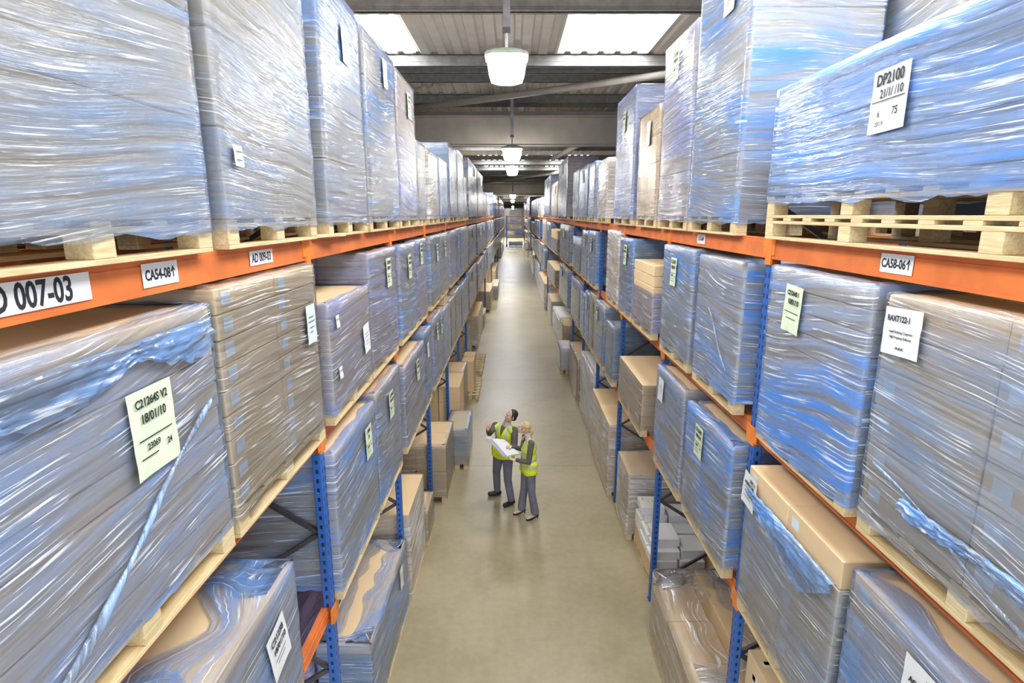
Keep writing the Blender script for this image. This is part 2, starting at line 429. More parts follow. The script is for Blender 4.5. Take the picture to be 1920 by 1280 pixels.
# ------------------------------------------------------------------ racking
LV = {0: 0.0, 1: 2.095, 2: 3.56, 3: 5.0}      # beam tops
XF = {-1: -1.445, 1: 1.873}                    # front face of the posts
near_up = {-1: [1.26, 4.045, 6.82, 9.5, 12.4, 15.1, 17.65], 1: [1.5, 4.207, 6.91, 9.68, 12.36, 15.03, 17.75]}
SC = 3.2
side_name = {-1: 'left', 1: 'right'}
posts = {}
for s in (-1, 1):
    l = list(near_up[s]); l += [y*SC for y in near_up[s][3:]]; l += [near_up[s][2]*SC*SC, 95.5]
    posts[s] = l
post_me = MB().bbox(-.035, .035, -.045, .045, 0, 4.995, .006).mesh('post', M['blue'])
for s in (-1, 1):
    for i, y in enumerate(posts[s]):
        if y < 2: continue
        k = posts[s].index(y)
        t = thing('rack_upright', 'blue perforated upright frame, %s from camera in the %s rack' % (ORD[k-1], side_name[s]), 'rack upright',
                  (XF[s] + s*.035, y, 0), 'blue rack uprights')
        o = put('front_post', post_me, t)
        if y < 18: o2 = put('rear_post', post_me, t, (s*.965, 0, 0))
        MB().box(-.05, .05, -.05, .05, 0, .012).obj('foot_plate', M['blue_plain'], t)
        if y < 18:
            z = .25; up = True
            while z < 4.7:
                a, b = (.03, .97) if up else (.97, .03)
                MB().beam((s*a, 0, z), (s*b, 0, z + .62), .03, .035).obj('diagonal_brace', M['steel'], t)
                z += .62; up = not up
def text_mesh(txt, size, mat, bold=.0, key={}):
    k = (txt, size, mat.name, bold)
    if k in key: return key[k]
    c = bpy.data.curves.new('t', 'FONT'); c.body = txt; c.size = size; c.align_x = 'CENTER'; c.align_y = 'CENTER'
    c.offset = bold; c.extrude = .0004; c.resolution_u = 3
    o = bpy.data.objects.new('t', c); COL.objects.link(o)
    bpy.context.view_layer.update()
    me = bpy.data.meshes.new_from_object(o.evaluated_get(bpy.context.evaluated_depsgraph_get()))
    me.name = 'printed_text'
    me.materials.clear(); me.materials.append(mat)
    bpy.data.objects.remove(o); bpy.data.curves.remove(c)
    key[k] = me; return me
def facing(s):
    """frame of a sheet on the aisle face: its x reads along the aisle, its z points into the aisle"""
    g = -s
    return Matrix(((0, 0, g, 0), (g, 0, 0, 0), (0, 1, 0, 0), (0, 0, 0, 1)))
def put_text(txt, size, parent, loc, rotz=0, bold=.0, mat=None, base=None, sx=1):
    o = put('printed_text', text_mesh(txt, size, mat or M['ink'], bold), parent)
    o.matrix_local = (base or Matrix()) @ Matrix.Translation(loc) @ Matrix.Rotation(rotz, 4, 'Z') @ Matrix.Diagonal((sx, 1, 1, 1))
    return o
beam_signs = {(-1, 3, 0): [('AD 007-03', 1.68, .135, .52), ('CA54-08\u2191', 2.34, .07, .24)],
              (-1, 3, 1): [], (1, 3, 0): [('CA58-06\u2191', 2.80, .075, .24)], (1, 3, 1): [('CA57-08\u2191', 4.75 + 1.0, .06, .24)],
              (-1, 1, 1): [('AD 009', 4.15, .06, .2)]}
tier = {1: 'lowest', 2: 'middle', 3: 'top'}
for s in (-1, 1):
    for i in range(len(posts[s]) - 1):
        y0, y1 = posts[s][i], posts[s][i+1]
        if i == 0: y0 = y0 + .0
        for lv in (1, 2, 3):
            if i == 0 and lv == 1: pass
            zt = LV[lv]; xc = XF[s]
            t = thing('rack_beam', 'orange beam, %s bay from camera, %s beam level, %s rack' % (ORD[i], tier[lv], side_name[s]), 'rack beam',
                      (xc, (y0+y1)/2, zt), 'orange rack beams')
            hl = (y1-y0)/2
            mb = MB(); xa, xb = sorted((0, s*.05))
            dd = s*(.0 if lv == 3 else .035); hb = .135 if lv == 3 else .105
            xa += dd; xb += dd
            mb.box(xa, xb, -hl + .045, hl - .045, -hb, -.03)
            xa2, xb2 = sorted((s*.006 + dd, s*.05 + dd))
            mb.box(xa2, xb2, -hl + .045, hl - .045, -.03, 0)
            mb.box(*sorted((s*-.004 + dd, s*.05 + dd)), -hl + .045, hl - .045, -hb - .010, -hb + .005)
            mb.obj('beam', M['orange'], t)
            for e in (-1, 1):
                c = MB()
                c.box(*sorted((-s*.010, s*.055)), min(e*(hl - .045), e*(hl + .0)), max(e*(hl - .045), e*(hl + .0)), -.19 if lv == 3 else -.15, -.004)
                c.box(*sorted((-s*.008, 0)), min(e*(hl - .045), e*(hl-.09)), max(e*(hl - .045), e*(hl-.09)), -.12, 0)
                c.obj('connector', M['orange2'], t)
            for (txt, y, sz, wd) in beam_signs.get((s, lv, i), []):
                p = MB().box(-wd/2, wd/2, -.047, .047, 0, .0012)
                o = p.obj('location_label', M['white'], t); o.matrix_local = Matrix.Translation((-s*.0045, y - (y0+y1)/2, -.068)) @ facing(s)
                put_text(txt, sz*.82, o, (0, -.002, .002), bold=.0025 if sz > .1 else .0015, sx=.72 if sz > .1 else .80)
        if y1 < 15 and i < 4:
            for lv in (1, 2, 3):
                t = thing('rack_beam', 'rear orange beam behind pallets, %s bay from camera, %s beam level, %s rack' % (ORD[i], tier[lv], side_name[s]), 'rack beam', (XF[s] + s*.985, (y0+y1)/2, LV[lv]), 'rear rack beams')
                MB().box(-.025, .025, -(y1-y0)/2 + .045, (y1-y0)/2 - .045, -.12, 0).obj('beam', M['orange'], t)
# extra label on the second-bay top beam left: AD 009-03
for (s, y, z, txt, par) in ((-1, 3.30, 4.93, 'AD 009-03', None),):
    tg = [o for o in COL.objects if o.get('label', '').startswith('orange beam, nearest bay from camera, top beam level, left')][0]
    p = MB().box(-.15, .15, -.04, .04, 0, .0012).obj('location_label', M['white'], tg)
    p.matrix_local = Matrix.Translation((.0045, y - tg.location.y, -.07)) @ facing(-1)
    put_text(txt, .07, p, (0, -.002, .002), bold=.0015, sx=.8)

# ------------------------------------------------------------------ pallets
def pallet_parts(ln, dp):
    """returns list of (part name, mesh, offset) for a wooden pallet with length ln along the aisle"""
    key = (round(ln, 2), round(dp, 2))
    if key in pallet_parts.c: return pallet_parts.c[key]
    P = []
    bb = MB().bbox(-.05, .05, -ln/2, ln/2, 0, .02, .002).mesh('bottom_board', M['pallet'])
    sb = MB().bbox(-.05, .05, -ln/2, ln/2, .105, .125, .002).mesh('stringer_board', M['pallet'])
    bl = MB().bbox(-.05, .05, -.055, .055, .02, .105, .003).mesh('block', M['pallet'])
    db = MB().bbox(-dp/2, dp/2, -.05, .05, .125, .144, .002).mesh('deck_board', M['pallet'])
    for x in (-dp/2 + .05, 0, dp/2 - .05):
        P.append(('bottom_board', bb, (x, 0, 0))); P.append(('stringer_board', sb, (x, 0, 0)))
        for y in ((-ln/2 + .055, 0, ln/2 - .055) if ln < 1.7 else (-ln/2 + .055, -ln/6, ln/6, ln/2 - .055)):
            P.append(('block', bl, (x, y, 0)))
    n = max(5, int(ln/.24))
    for k in range(n):
        P.append(('deck_board', db, (0, -ln/2 + .05 + (ln - .1)*k/(n-1), 0)))
    pallet_parts.c[key] = P; return P
pallet_parts.c = {}
def pallet(x, y0, y1, z, dp, label, far=False):
    t = thing('wooden_pallet', label, 'pallet', (x, (y0+y1)/2, z), 'wooden pallets')
    P = pallet_parts(y1-y0, dp)
    if far:
        bpy.data.objects.remove(t)
        mb = MB()
        for nm, me, off in P:
            n = len(mb.v); mb.v += [tuple(v.co + Vector(off)) for v in me.vertices]
            mb.f += [tuple(n + i for i in p.vertices) for p in me.polygons]
        o = mb.obj('wooden_pallet', M['pallet'], None, (x, (y0+y1)/2, z)); tag(o, label, 'pallet', 'wooden pallets')
        return o
    for nm, me, off in P: put(nm, me, t, off)
    return t

# ------------------------------------------------------------------ wrapped loads
def film_mesh(x0, x1, y0, y1, z0, z1, mat, seed, res=.06, lip=.08, skirt=.05, bulge=.008, ragged=.03, taper=0):
    """a hand-wrapped band of film round the stack: rounded corners, lip folded over the top, ragged skirt"""
    o_ = .012; r = .03
    X0, X1, Y0, Y1 = x0 - o_, x1 + o_, y0 - o_, y1 + o_
    pts = []
    def edge(a, b, nrm):
        n = max(2, int((Vector(b)-Vector(a)).length/res))
        for i in range(n): 
            t = i/n; pts.append((a[0]+(b[0]-a[0])*t, a[1]+(b[1]-a[1])*t, nrm[0], nrm[1]))
    def corner(cx, cy, a0):
        for i in range(3):
            t = a0 + math.pi/2*(i/3); pts.append((cx + r*math.cos(t), cy + r*math.sin(t), math.cos(t), math.sin(t)))
    edge((X0+r, Y0), (X1-r, Y0), (0, -1)); corner(X1-r, Y0+r, -math.pi/2)
    edge((X1, Y0+r), (X1, Y1-r), (1, 0)); corner(X1-r, Y1-r, 0)
    edge((X1-r, Y1), (X0+r, Y1), (0, 1)); corner(X0+r, Y1-r, math.pi/2)
    edge((X0, Y1-r), (X0, Y0+r), (-1, 0)); corner(X0+r, Y0+r, math.pi)
    P = len(pts)
    us = [0.0]
    for i in range(P):
        a, b = pts[i], pts[(i+1) % P]; us.append(us[-1] + math.hypot(a[0]-b[0], a[1]-b[1]))
    nz = max(3, int((z1-z0)/res))
    mb = MB(); mb.uv = []
    rows = []
    for j in range(nz+1): rows.append((z0 - skirt + (z1 + .004 - z0 + skirt)*j/nz, 0.0))
    if lip: rows += [(z1 + .012, lip*.35), (z1 + .012, lip)]
    for j, (z, inn) in enumerate(rows):
        for i in range(P + 1):
            x, y, nx, ny = pts[i % P]
            d = noise.noise((x*1.2 + seed, y*1.2, z*6))*bulge*.6 + noise.noise((x*4 + seed, y*4, z*22))*bulge*.35
            d = max(d, -.008)
            zz = z
            if j == 0: zz += noise.noise((us[i]*4 + seed, 0, 3))*ragged + noise.noise((us[i]*14 + seed, 0, 5))*ragged*.5; d = max(d, 0)
            if inn:
                lp = inn*(1 + .7*noise.noise((us[i]*3 + seed, 7, 0)))
                cx, cy = (x0+x1)/2, (y0+y1)/2
                px = x - nx*lp; py = y - ny*lp
                zz += abs(noise.noise((us[i]*9 + seed, inn*30, 1)))*.012
                mb.v.append((px, py, zz)); mb.uv.append((us[i], z + inn)); continue
            mb.v.append((x + nx*d, y + ny*d, zz)); mb.uv.append((us[i], zz))
    W = P + 1
    for j in range(len(rows)-1):
        for i in range(P):
            a = j*W + i
            mb.f.append((a, a+1, a+1+W, a+W))
    return mb.mesh('stretch_film', mat, True)
def paper(parent, s, x, y, z, w, h, mat, lines, tilt=0, curl=.014, name='paper_label'):
    mb = MB(); nx, nz = 6, 6
    for j in range(nz+1):
        for i in range(nx+1):
            u, v = i/nx - .5, j/nz - .5
            c = curl*(u*u*2*(0.5 - v)) + .004*noise.noise((u*5, v*5, x*9 + y*7))
            mb.v.append((u*w, v*h, abs(c)))
    for j in range(nz):
        for i in range(nx):
            a = j*(nx+1) + i; mb.f.append((a, a+1, a+nx+2, a+nx+1))
    o = mb.obj(name, mat, parent, smooth=True)
    o.matrix_local = Matrix.Translation((x - s*.024, y, z)) @ facing(s) @ Matrix.Rotation(tilt, 4, 'Z')
    for (txt, size, lx, ly, bold) in lines:
        if txt == '-':
            q = MB().box(-size/2, size/2, -.0022, .0022, 0, .0005).obj('printed_line', M['ink'], o)
            q.location = (lx, ly, .007)
        else:
            put_text(txt, size, o, (lx, ly, .007), bold=bold, sx=.85)
    return o
GREEN = lambda a, b, c='23069', d='24': [(a, .052, 0, .11, .0016), (b, .05, .0, .05, .0016), (c, .034, -.03, -.04, .0005), (d, .034, .07, -.05, .0005),
      ('-', .20, 0, -.012, 0), ('-', .10, -.03, -.075, 0), ('-', .12, -.02, -.10, 0)]
SMALL = [('-', .10, 0, .05, 0), ('-', .12, 0, .02, 0), ('-', .08, 0, -.02, 0), ('-', .06, -.01, -.05, 0)]
box_cache = {}
def carton_mesh(w, l, h, mat):
    k = (round(w, 3), round(l, 3), round(h, 3), mat.name)
    if k not in box_cache:
        mb = MB().bbox(-w/2, w/2, -l/2, l/2, 0, h, .006)
        # closing seam of the flaps and a strip of tape on top
        box_cache[k] = mb.mesh('carton', mat)
    return box_cache[k]
counts = {}
def load(s, lv, y0, y1, zt, film='f_blue', card='greycard', hl=.16, ny=2, nx=2, x=None, base=None, dp=1.0, labels=(), stickers=False,
         look='blue-wrapped', far=False, back=False, lip=.08, half=None, topcard=None, pal=True, twist=None, npal=1, jit=.006, res=.06, skirt=.05, ragged=.03, ftop=None, drop=(), shape=None):
    xf = x if x is not None else (-1.38 if s < 0 else 1.80)
    zb = base if base is not None else LV[lv] + .144*npal
    key = (s, lv, back); counts[key] = counts.get(key, 0) + 1; k = counts[key]
    where = ['floor level, %s rack', 'lowest beams, %s rack', 'middle beams, %s rack', 'top beams, %s rack'][lv] % side_name[s]
    row = 'back-row ' if back else ''
    desc = '%s %scarton stack, %s from camera, %s' % (look, row, ORD[k-1], where)
    xc = xf + s*dp/2; yc = (y0+y1)/2
    if pal and not back:
        for q in range(npal):
            pallet(xc, y0, y1, zb - .144*(npal-q), dp, 'pale wooden pallet %sunder %s load from camera, %s' % (('' if npal == 1 else ('lower ', 'upper ')[q]), ORD[k-1], where), far)
    elif back:
        pallet(xc, y0, y1, zb - .144, dp, 'pale wooden pallet under back-row load, %s from camera, %s' % (ORD[k-1], where), True)
    t = thing('wrapped_carton_stack', desc, 'pallet load', (xc, yc, zb), ('back row of ' if back else '') + 'wrapped loads on pallets')
    H = zt - zb; nl = max(1, round(H/hl)); h = H/nl; Ln = y1 - y0
    mat = M[card]
    rs = random.Random(int(y0*131 + zb*977 + s*17))
    cw, cl = dp/nx, Ln/ny
    if far or back:
        mb = MB()
        for j in range(nl):
            for i in range(nx):
                for q in range(ny):
                    g = .003; d = rs.uniform(0, .008); 
                    mb.bbox(-dp/2 + i*cw + g + d, -dp/2 + (i+1)*cw - g - rs.uniform(0, .008), -Ln/2 + q*cl + g, -Ln/2 + (q+1)*cl - g, j*h + .002, (j+1)*h - .002, .006)
        mb.obj('carton_stack', mat, t)
    else:
        me = carton_mesh(cw - .006, cl - .006, h - .004, mat)
        me2 = carton_mesh(cw - .006, cl - .006, h - .004, M[topcard or card])
        # only the cartons on the outside of the stack
        for j in range(nl):
            for i in range(nx):
                for q in range(ny):
                    if 0 < q < ny-1 and 0 < i < nx-1 and j < nl-1: continue
                    if (i, q, j) in drop: continue
                    o = put('carton', me2 if j == nl-1 else me, t, (-dp/2 + (i+.5)*cw + rs.uniform(-jit, jit)*.6, -Ln/2 + (q+.5)*cl + rs.uniform(-jit, jit)*.4, j*h + .002))
                    o.rotation_euler.z = rs.uniform(-1, 1)*.004
                    fr = (i == 0) if s > 0 else (i == nx-1)
                    if stickers and fr:
                        for e in (1,):
                            st = MB().box(-.045, .045, -.035, .035, 0, .001).obj('sticker', M['sticker'], o)
                            st.matrix_local = Matrix.Translation((-s*(cw/2 - .003 + .001), e*(cl/2 - .10)*s*1.0, h*.55)) @ facing(s)
    if film:
        zf = H if ftop is None else ftop - zb
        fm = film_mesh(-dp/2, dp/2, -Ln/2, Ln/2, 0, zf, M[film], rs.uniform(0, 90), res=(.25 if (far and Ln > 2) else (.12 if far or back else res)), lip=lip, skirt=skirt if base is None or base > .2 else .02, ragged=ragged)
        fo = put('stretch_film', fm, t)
    xl = -s*dp/2
    for (fy, z, wd, hg, mt, lines, tl) in labels:
        paper(t, s, xl, -Ln/2 + fy*Ln, z - zb, wd, hg, M[mt], lines, tl)
    if twist:
        for (ya, za, yb, zb2, r) in twist:
            mb = MB(); n = 26; prev = []
            for i in range(n+1):
                f = i/n; y = ya + (yb-ya)*f - yc; z = za + (zb2-za)*f - zb + .02*math.sin(f*7)
                rr = r*(.55 + .6*f + .25*math.sin(f*19))
                ring = []
                for a in range(8):
                    th = a*math.pi/4 + f*5
                    ring.append(len(mb.v)); mb.uv = mb.uv or []; mb.uv.append((a*.02, f*2)); mb.v.append((xl - s*.034 + rr*.35*math.cos(th), y + rr*.7*math.sin(th), z + rr*math.sin(th)))
                if prev:
                    for a in range(8): mb.f.append((prev[a], prev[(a+1) % 8], ring[(a+1) % 8], ring[a]))
                prev = ring
            mb.obj('twisted_film_rope', M['f_rope'], t, smooth=True)
    return t
G, Wt = 'green_paper', 'white'
def gl(fy, z, a='C21264S', b='18/01/10', w_=.22, h_=.31, mt=G, tl=0): return (fy, z, w_, h_, mt, GREEN(a, b), tl)
def wl(fy, z, w_=.18, h_=.24, tl=0, mt=Wt): return (fy, z, w_, h_, mt, SMALL, tl)

SPEC = []   # near loads; those from 5.5 m to 17.6 m reappear, drawn out, further down the aisle
def A(*a, **k): SPEC.append((a, k))
# left rack, top level
A(-1, 3, 1.25, 2.66, 6.86, film='f_pale', card='greycard', hl=.43, ny=1, nx=1, look='tall pale-blue wrapped big', skirt=.06, res=.045)
A(-1, 3, 2.82, 4.10, 6.86, film='f_pale', card='greycard', hl=.43, ny=1, nx=1, look='tall clear-blue wrapped big', labels=[(.10, 6.25, .09, .10, Wt, [('-', .06, 0, .02, 0), ('-', .06, 0, -.02, 0)], 0), (.10, 5.45, .09, .10, Wt, [('-', .06, 0, .02, 0), ('-', .06, 0, -.02, 0)], 0)], res=.045)
A(-1, 3, 4.38, 5.54, 6.86, film='f_blue', card='greycard', hl=.43, ny=1, nx=1, look='tall shiny blue wrapped big', labels=[wl(.55, 6.5, .2, .28)])
A(-1, 3, 5.66, 7.08, 6.86, film='f_blue', card='greycard', hl=.43, ny=1, nx=1, look='tall blue wrapped', labels=[wl(.6, 6.62, .2, .28)])
A(-1, 3, 7.18, 8.45, 6.84, film='f_lilac', card='tancard', hl=.43, ny=1, nx=1, look='tall lilac-blue wrapped', labels=[gl(.6, 6.55)])
A(-1, 3, 8.52, 9.32, 6.2, film='f_pale', card='greycard', hl=.2, ny=1, nx=2, look='low crumpled pale-blue')
A(-1, 3, 9.62, 10.85, 6.18, film='f_white', card='greycard', hl=.2, ny=2, nx=2, look='low whitish wrapped')
A(-1, 3, 10.95, 12.35, 6.2, film='f_blue', card='bluecard', hl=.2, ny=2, nx=2, look='low blue wrapped')
A(-1, 3, 12.8, 14.5, 6.66, film='f_pale', card='bluecard', hl=.24, ny=2, nx=2, look='tall narrow pale wrapped')
A(-1, 3, 14.65, 16.4, 6.74, film='f_blue', card='greycard', hl=.24, ny=2, nx=2, look='tall grey-blue wrapped')
A(-1, 3, 16.5, 17.5, 6.2, film='f_pale', card='greycard', hl=.24, ny=2, nx=2, look='lower pale wrapped')
# left rack, middle level
A(-1, 2, 1.25, 2.56, 4.77, film='f_near', card='tancard', hl=.125, ny=1, nx=2, look='deep-blue wrapped slim', topcard='kraft', res=.045, skirt=.02,
  labels=[(.60, 4.38, .26, .33, G, [('C21264S V2', .045, 0, .115, .001), ('18/01/10', .050, .0, .055, .001), ('23069', .036, -.02, -.055, .0005), ('24', .036, .075, -.075, .0005), ('-', .2, 0, -.02, 0), ('-', .1, -.05, -.09, 0)], .0)],
  twist=[(2.42, 4.35, 1.35, 3.72, .035)])
A(-1, 2, 2.62, 3.96, 4.83, film='f_clear', card='tancard', hl=.13, ny=2, nx=2, look='clear-wrapped tan stickered', stickers=True, topcard='kraft', res=.045, labels=[(.86, 4.45, .16, .26, 'sticker', SMALL, 0)])
A(-1, 2, 4.2, 5.43, 4.51, film='f_lilac', card='greycard', hl=.43, ny=1, nx=1, look='lilac-blue wrapped open-topped', topcard='kraft', lip=.05, labels=[(.12, 4.36, .08, .10, Wt, [('-', .06, 0, .02, 0)], 0), wl(.80, 4.05, .2, .27, .1), (.12, 3.95, .08, .10, Wt, [('-', .06, 0, .02, 0)], 0)])
A(-1, 2, 5.47, 6.74, 4.80, film='f_lilac', card='greycard', hl=.125, ny=1, nx=2, look='lilac-blue wrapped slim', labels=[gl(.62, 4.55)])
A(-1, 2, 6.97, 8.15, 4.79, film='f_blue', card='greycard', hl=.125, ny=1, nx=2, look='blue wrapped slim', labels=[gl(.5, 4.5)])
A(-1, 2, 8.2, 9.1, 4.8, film='f_lilac', card='greycard', hl=.125, ny=1, nx=2, look='lilac wrapped slim', labels=[gl(.4, 4.6)])
A(-1, 2, 9.62, 10.9, 4.8, film='f_blue', card='greycard', hl=.125, ny=1, nx=2, look='blue wrapped with green label', labels=[gl(.6, 4.5)])
A(-1, 2, 11.0, 12.25, 4.8, film='f_pale', card='greycard', hl=.125, ny=1, nx=2, look='pale wrapped', labels=[gl(.5, 4.5)])
A(-1, 2, 12.8, 13.9, 4.8, film='f_lilac', card='greycard', hl=.16, ny=1, nx=2, look='lilac wrapped')
A(-1, 2, 13.98, 15.0, 4.82, film='f_pale', card='bluecard', hl=.16, ny=1, nx=2, look='pale-blue wrapped', labels=[gl(.5, 4.5)])
A(-1, 2, 15.2, 16.3, 4.82, film='f_blue', card='greycard', hl=.16, ny=1, nx=2, look='blue wrapped')
A(-1, 2, 16.4, 17.5, 4.82, film='f_white', card='bluecard', hl=.16, ny=1, nx=2, look='whitish wrapped')
# left rack, lowest beams
A(-1, 1, 1.95, 3.2, 3.05, film='f_blue', card='greycard', hl=.15, ny=1, nx=2, look='blue wrapped', topcard='kraft', lip=.34, labels=[(.72, 2.72, .24, .32, Wt, [('C21258', .06, 0, .09, .0016), ('18/01/10', .055, .01, .02, .0016), ('-', .15, 0, -.04, 0), ('-', .1, 0, -.07, 0)], .2)])
A(-1, 1, 4.1, 5.42, 3.36, film='f_deep', card='greycard', hl=.11, ny=1, nx=1, look='deep-blue wrapped slim', topcard='kraft', labels=[gl(.72, 3.08, '23069', '24')])
A(-1, 1, 5.48, 6.68, 3.40, film='f_blue', card='greycard', hl=.12, ny=1, nx=2, look='blue wrapped with green label', topcard='kraft', labels=[gl(.5, 3.1)])
A(-1, 1, 7.0, 8.62, 3.27, film='f_lilac', card='greycard', hl=.11, ny=1, nx=2, look='lilac-blue wrapped slim', topcard='kraft', labels=[gl(.55, 3.0)])
A(-1, 1, 8.7, 9.42, 3.35, film='f_blue', card='bluecard', hl=.15, ny=1, nx=2, look='blue wrapped', labels=[wl(.3, 3.05)])
A(-1, 1, 9.75, 10.95, 3.38, film='f_lilac', card='greycard', hl=.15, ny=1, nx=2, look='lilac wrapped with two labels', labels=[gl(.3, 3.1), gl(.8, 3.1)])
A(-1, 1, 11.05, 12.3, 3.30, film='f_blue', card='greycard', hl=.15, ny=1, nx=2, look='blue wrapped kraft-topped', topcard='kraft')
A(-1, 1, 12.5, 13.4, 3.3, film='f_clear', card='tancard', hl=.15, ny=2, nx=2, look='clear-wrapped tan')
A(-1, 1, 13.5, 15.0, 3.35, film='f_pale', card='greycard', hl=.15, ny=1, nx=2, look='pale wrapped')
A(-1, 1, 15.2, 17.4, 3.3, film='f_lilac', card='bluecard', hl=.15, ny=1, nx=2, look='long lilac wrapped')
# left floor
A(-1, 0, 4.85, 6.74, 1.02, film='f_deep', card='bluecard', hl=.11, ny=1, nx=1, x=-1.40, dp=.55, look='low blue wrapped long', topcard='kraft', labels=[wl(.75, .78, .16, .3)], lip=.22)
A(-1, 0, 6.9, 8.12, 1.28, film='f_white', card='kraft', hl=.19, ny=1, nx=2, x=-1.38, look='white-wrapped tan', lip=.0)
A(-1, 0, 8.2, 8.85, .62, film='f_clear', card='kraft', hl=.16, ny=1, nx=2, x=-1.34, look='short clear-wrapped tan')
A(-1, 0, 9.58, 10.85, 1.12, film='f_clear', card='kraft', hl=.48, ny=2, nx=2, x=-1.20, look='large brown kraft', dp=1.1)
A(-1, 0, 11.0, 12.25, .86, film='f_pale', card='greycard', hl=.14, ny=1, nx=1, x=-.92, dp=.46, look='small pale wrapped grey')
A(-1, 0, 12.6, 13.8, 1.3, film=None, card='kraft', hl=.38, ny=2, nx=2, x=-1.22, look='brown unwrapped')
A(-1, 0, 13.9, 15.0, 1.28, film='f_clear', card='kraft', hl=.28, ny=2, nx=2, x=-1.24, look='brown clear-wrapped')
# right rack, top level
A(1, 3, 1.2, 4.15, 5.98, film='f_deep', card='bluecard', hl=.07, ny=1, nx=1, npal=2, look='long low blue wrapped sheet', res=.05,
  labels=[(.57, 5.70, .27, .29, Wt, [('DP2100', .072, .0, .095, .002), ('21/1/ /10', .055, .02, .03, .001), ('75', .05, .06, -.06, .0005), ('6', .04, -.06, -.06, .0005), ('23119', .03, -.05, -.105, 0), ('-', .24, 0, -.0, 0)], .02)])
A(1, 3, 4.72, 5.98, 7.20, film='f_blue', card='greycard', hl=.52, ny=1, nx=1, look='tallest blue wrapped big', labels=[gl(.35, 6.95, 'C21264S', '18/01/10', .24, .34)], res=.045)
A(1, 3, 6.06, 7.25, 7.02, film='f_lilac', card='greycard', hl=.46, ny=1, nx=1, look='tall lilac-blue wrapped big', labels=[gl(.55, 6.75)])
A(1, 3, 7.36, 8.52, 6.48, film='f_clear', card='kraft', hl=.33, ny=2, nx=2, look='brown clear-wrapped', labels=[wl(.45, 6.2, .2, .3)])
A(1, 3, 8.85, 10.4, 7.0, film='f_lilac', card='bluecard', hl=.46, ny=1, nx=1, look='tall dark blue-grey wrapped', labels=[gl(.5, 6.6)])
A(1, 3, 11.3, 12.45, 6.22, film='f_white', card='tancard', hl=.17, ny=2, nx=2, look='low whitish wrapped tan')
A(1, 3, 12.87, 13.85, 6.30, film='f_blue', card='greycard', hl=.2, ny=1, nx=2, look='low blue wrapped')
A(1, 3, 14.1, 15.9, 6.33, film='f_blue', card='bluecard', hl=.2, ny=2, nx=2, look='low shiny blue wrapped', labels=[gl(.5, 6.1)])
A(1, 3, 16.1, 17.5, 6.36, film='f_pale', card='bluecard', hl=.2, ny=2, nx=2, look='low pale-blue wrapped')
# right rack, middle level
A(1, 2, 1.35, 2.72, 4.80, film='f_pale', card='greycard', hl=.19, ny=2, nx=2, look='stickered pale-blue wrapped', stickers=True, topcard='kraft', lip=.04, res=.045,
  labels=[(.88, 4.64, .25, .22, Wt, [('RAXT122-1', .038, -.02, .06, .001), ('Liquid Reducing Composite', .017, 0, .0, 0), ('High Frequency Reflector', .017, 0, -.025, 0), ('64 of 64', .018, 0, -.075, .0005)], .05)], twist=[(2.6, 3.98, 1.4, 3.68, .012)])
A(1, 2, 2.83, 3.98, 4.82, film='f_deep', card='greycard', hl=.13, ny=1, nx=1, look='blue wrapped slim', labels=[(.66, 4.58, .22, .30, G, [('C21264S 1', .040, 0, .10, .0016), ('18/01/10', .046, .01, .045, .0016), ('-', .18, 0, -.02, 0), ('-', .12, 0, -.06, 0)], -.05)], skirt=.10)
A(1, 2, 4.45, 5.53, 4.80, film='f_deep', card='greycard', hl=.125, ny=1, nx=1, look='shiny blue wrapped', lip=.2, twist=[(5.1, 4.35, 4.6, 3.9, .012)])
A(1, 2, 5.72, 6.83, 4.82, film='f_blue', card='greycard', hl=.14, ny=1, nx=1, look='blue wrapped with green label', labels=[gl(.55, 4.55)])
A(1, 2, 7.3, 8.5, 4.53, film='f_lilac', card='kraft', hl=.145, ny=2, nx=2, look='brown half-wrapped', ftop=4.18, lip=0)
A(1, 2, 8.6, 9.6, 4.80, film='f_blue', card='bluecard', hl=.14, ny=1, nx=1, look='blue wrapped dark-sided', labels=[gl(.5, 4.55)])
A(1, 2, 9.77, 10.95, 4.88, film='f_white', card='tancard', hl=.1, ny=1, nx=2, look='whitish wrapped tan')
A(1, 2, 12.5, 13.6, 4.80, film='f_blue', card='bluecard', hl=.2, ny=1, nx=2, look='blue wrapped narrow', labels=[gl(.6, 4.5)])
A(1, 2, 13.8, 14.93, 4.78, film='f_blue', card='greycard', hl=.2, ny=1, nx=2, look='blue wrapped', labels=[gl(.5, 4.55)])
A(1, 2, 15.2, 17.3, 4.55, film='f_pale', card='bluecard', hl=.2, ny=1, nx=2, look='lower pale-blue wrapped')
# right rack, lowest beams
A(1, 1, 1.35, 2.68, 3.34, film='f_blue', card='greycard', hl=.17, ny=1, nx=2, look='blue wrapped kraft-topped', topcard='kraft', lip=.12, stickers=True,
  labels=[(.55, 3.10, .26, .30, Wt, [('JAN 11', .04, .06, .10, .001), ('AQFLR1740', .040, -.0, .05, .0014), ('High Quality Reflector', .018, 0, .0, 0), ('-', .18, 0, -.03, 0), ('-', .15, 0, -.06, 0)], .0)])
A(1, 1, 2.78, 4.03, 3.32, film='f_pale', card='greycard', hl=.19, ny=2, nx=2, look='grey torn-film kraft-topped', topcard='kraft', stickers=True, lip=0, ftop=3.14,
  labels=[(.93, 3.14, .22, .26, Wt, [('DEC 11', .035, .05, .09, .001), ('AQELR1740', .036, -.0, .05, .0012), ('-', .17, 0, .01, 0), ('-', .15, 0, -.02, 0), ('-', .12, -.01, -.06, 0)], -.08)])
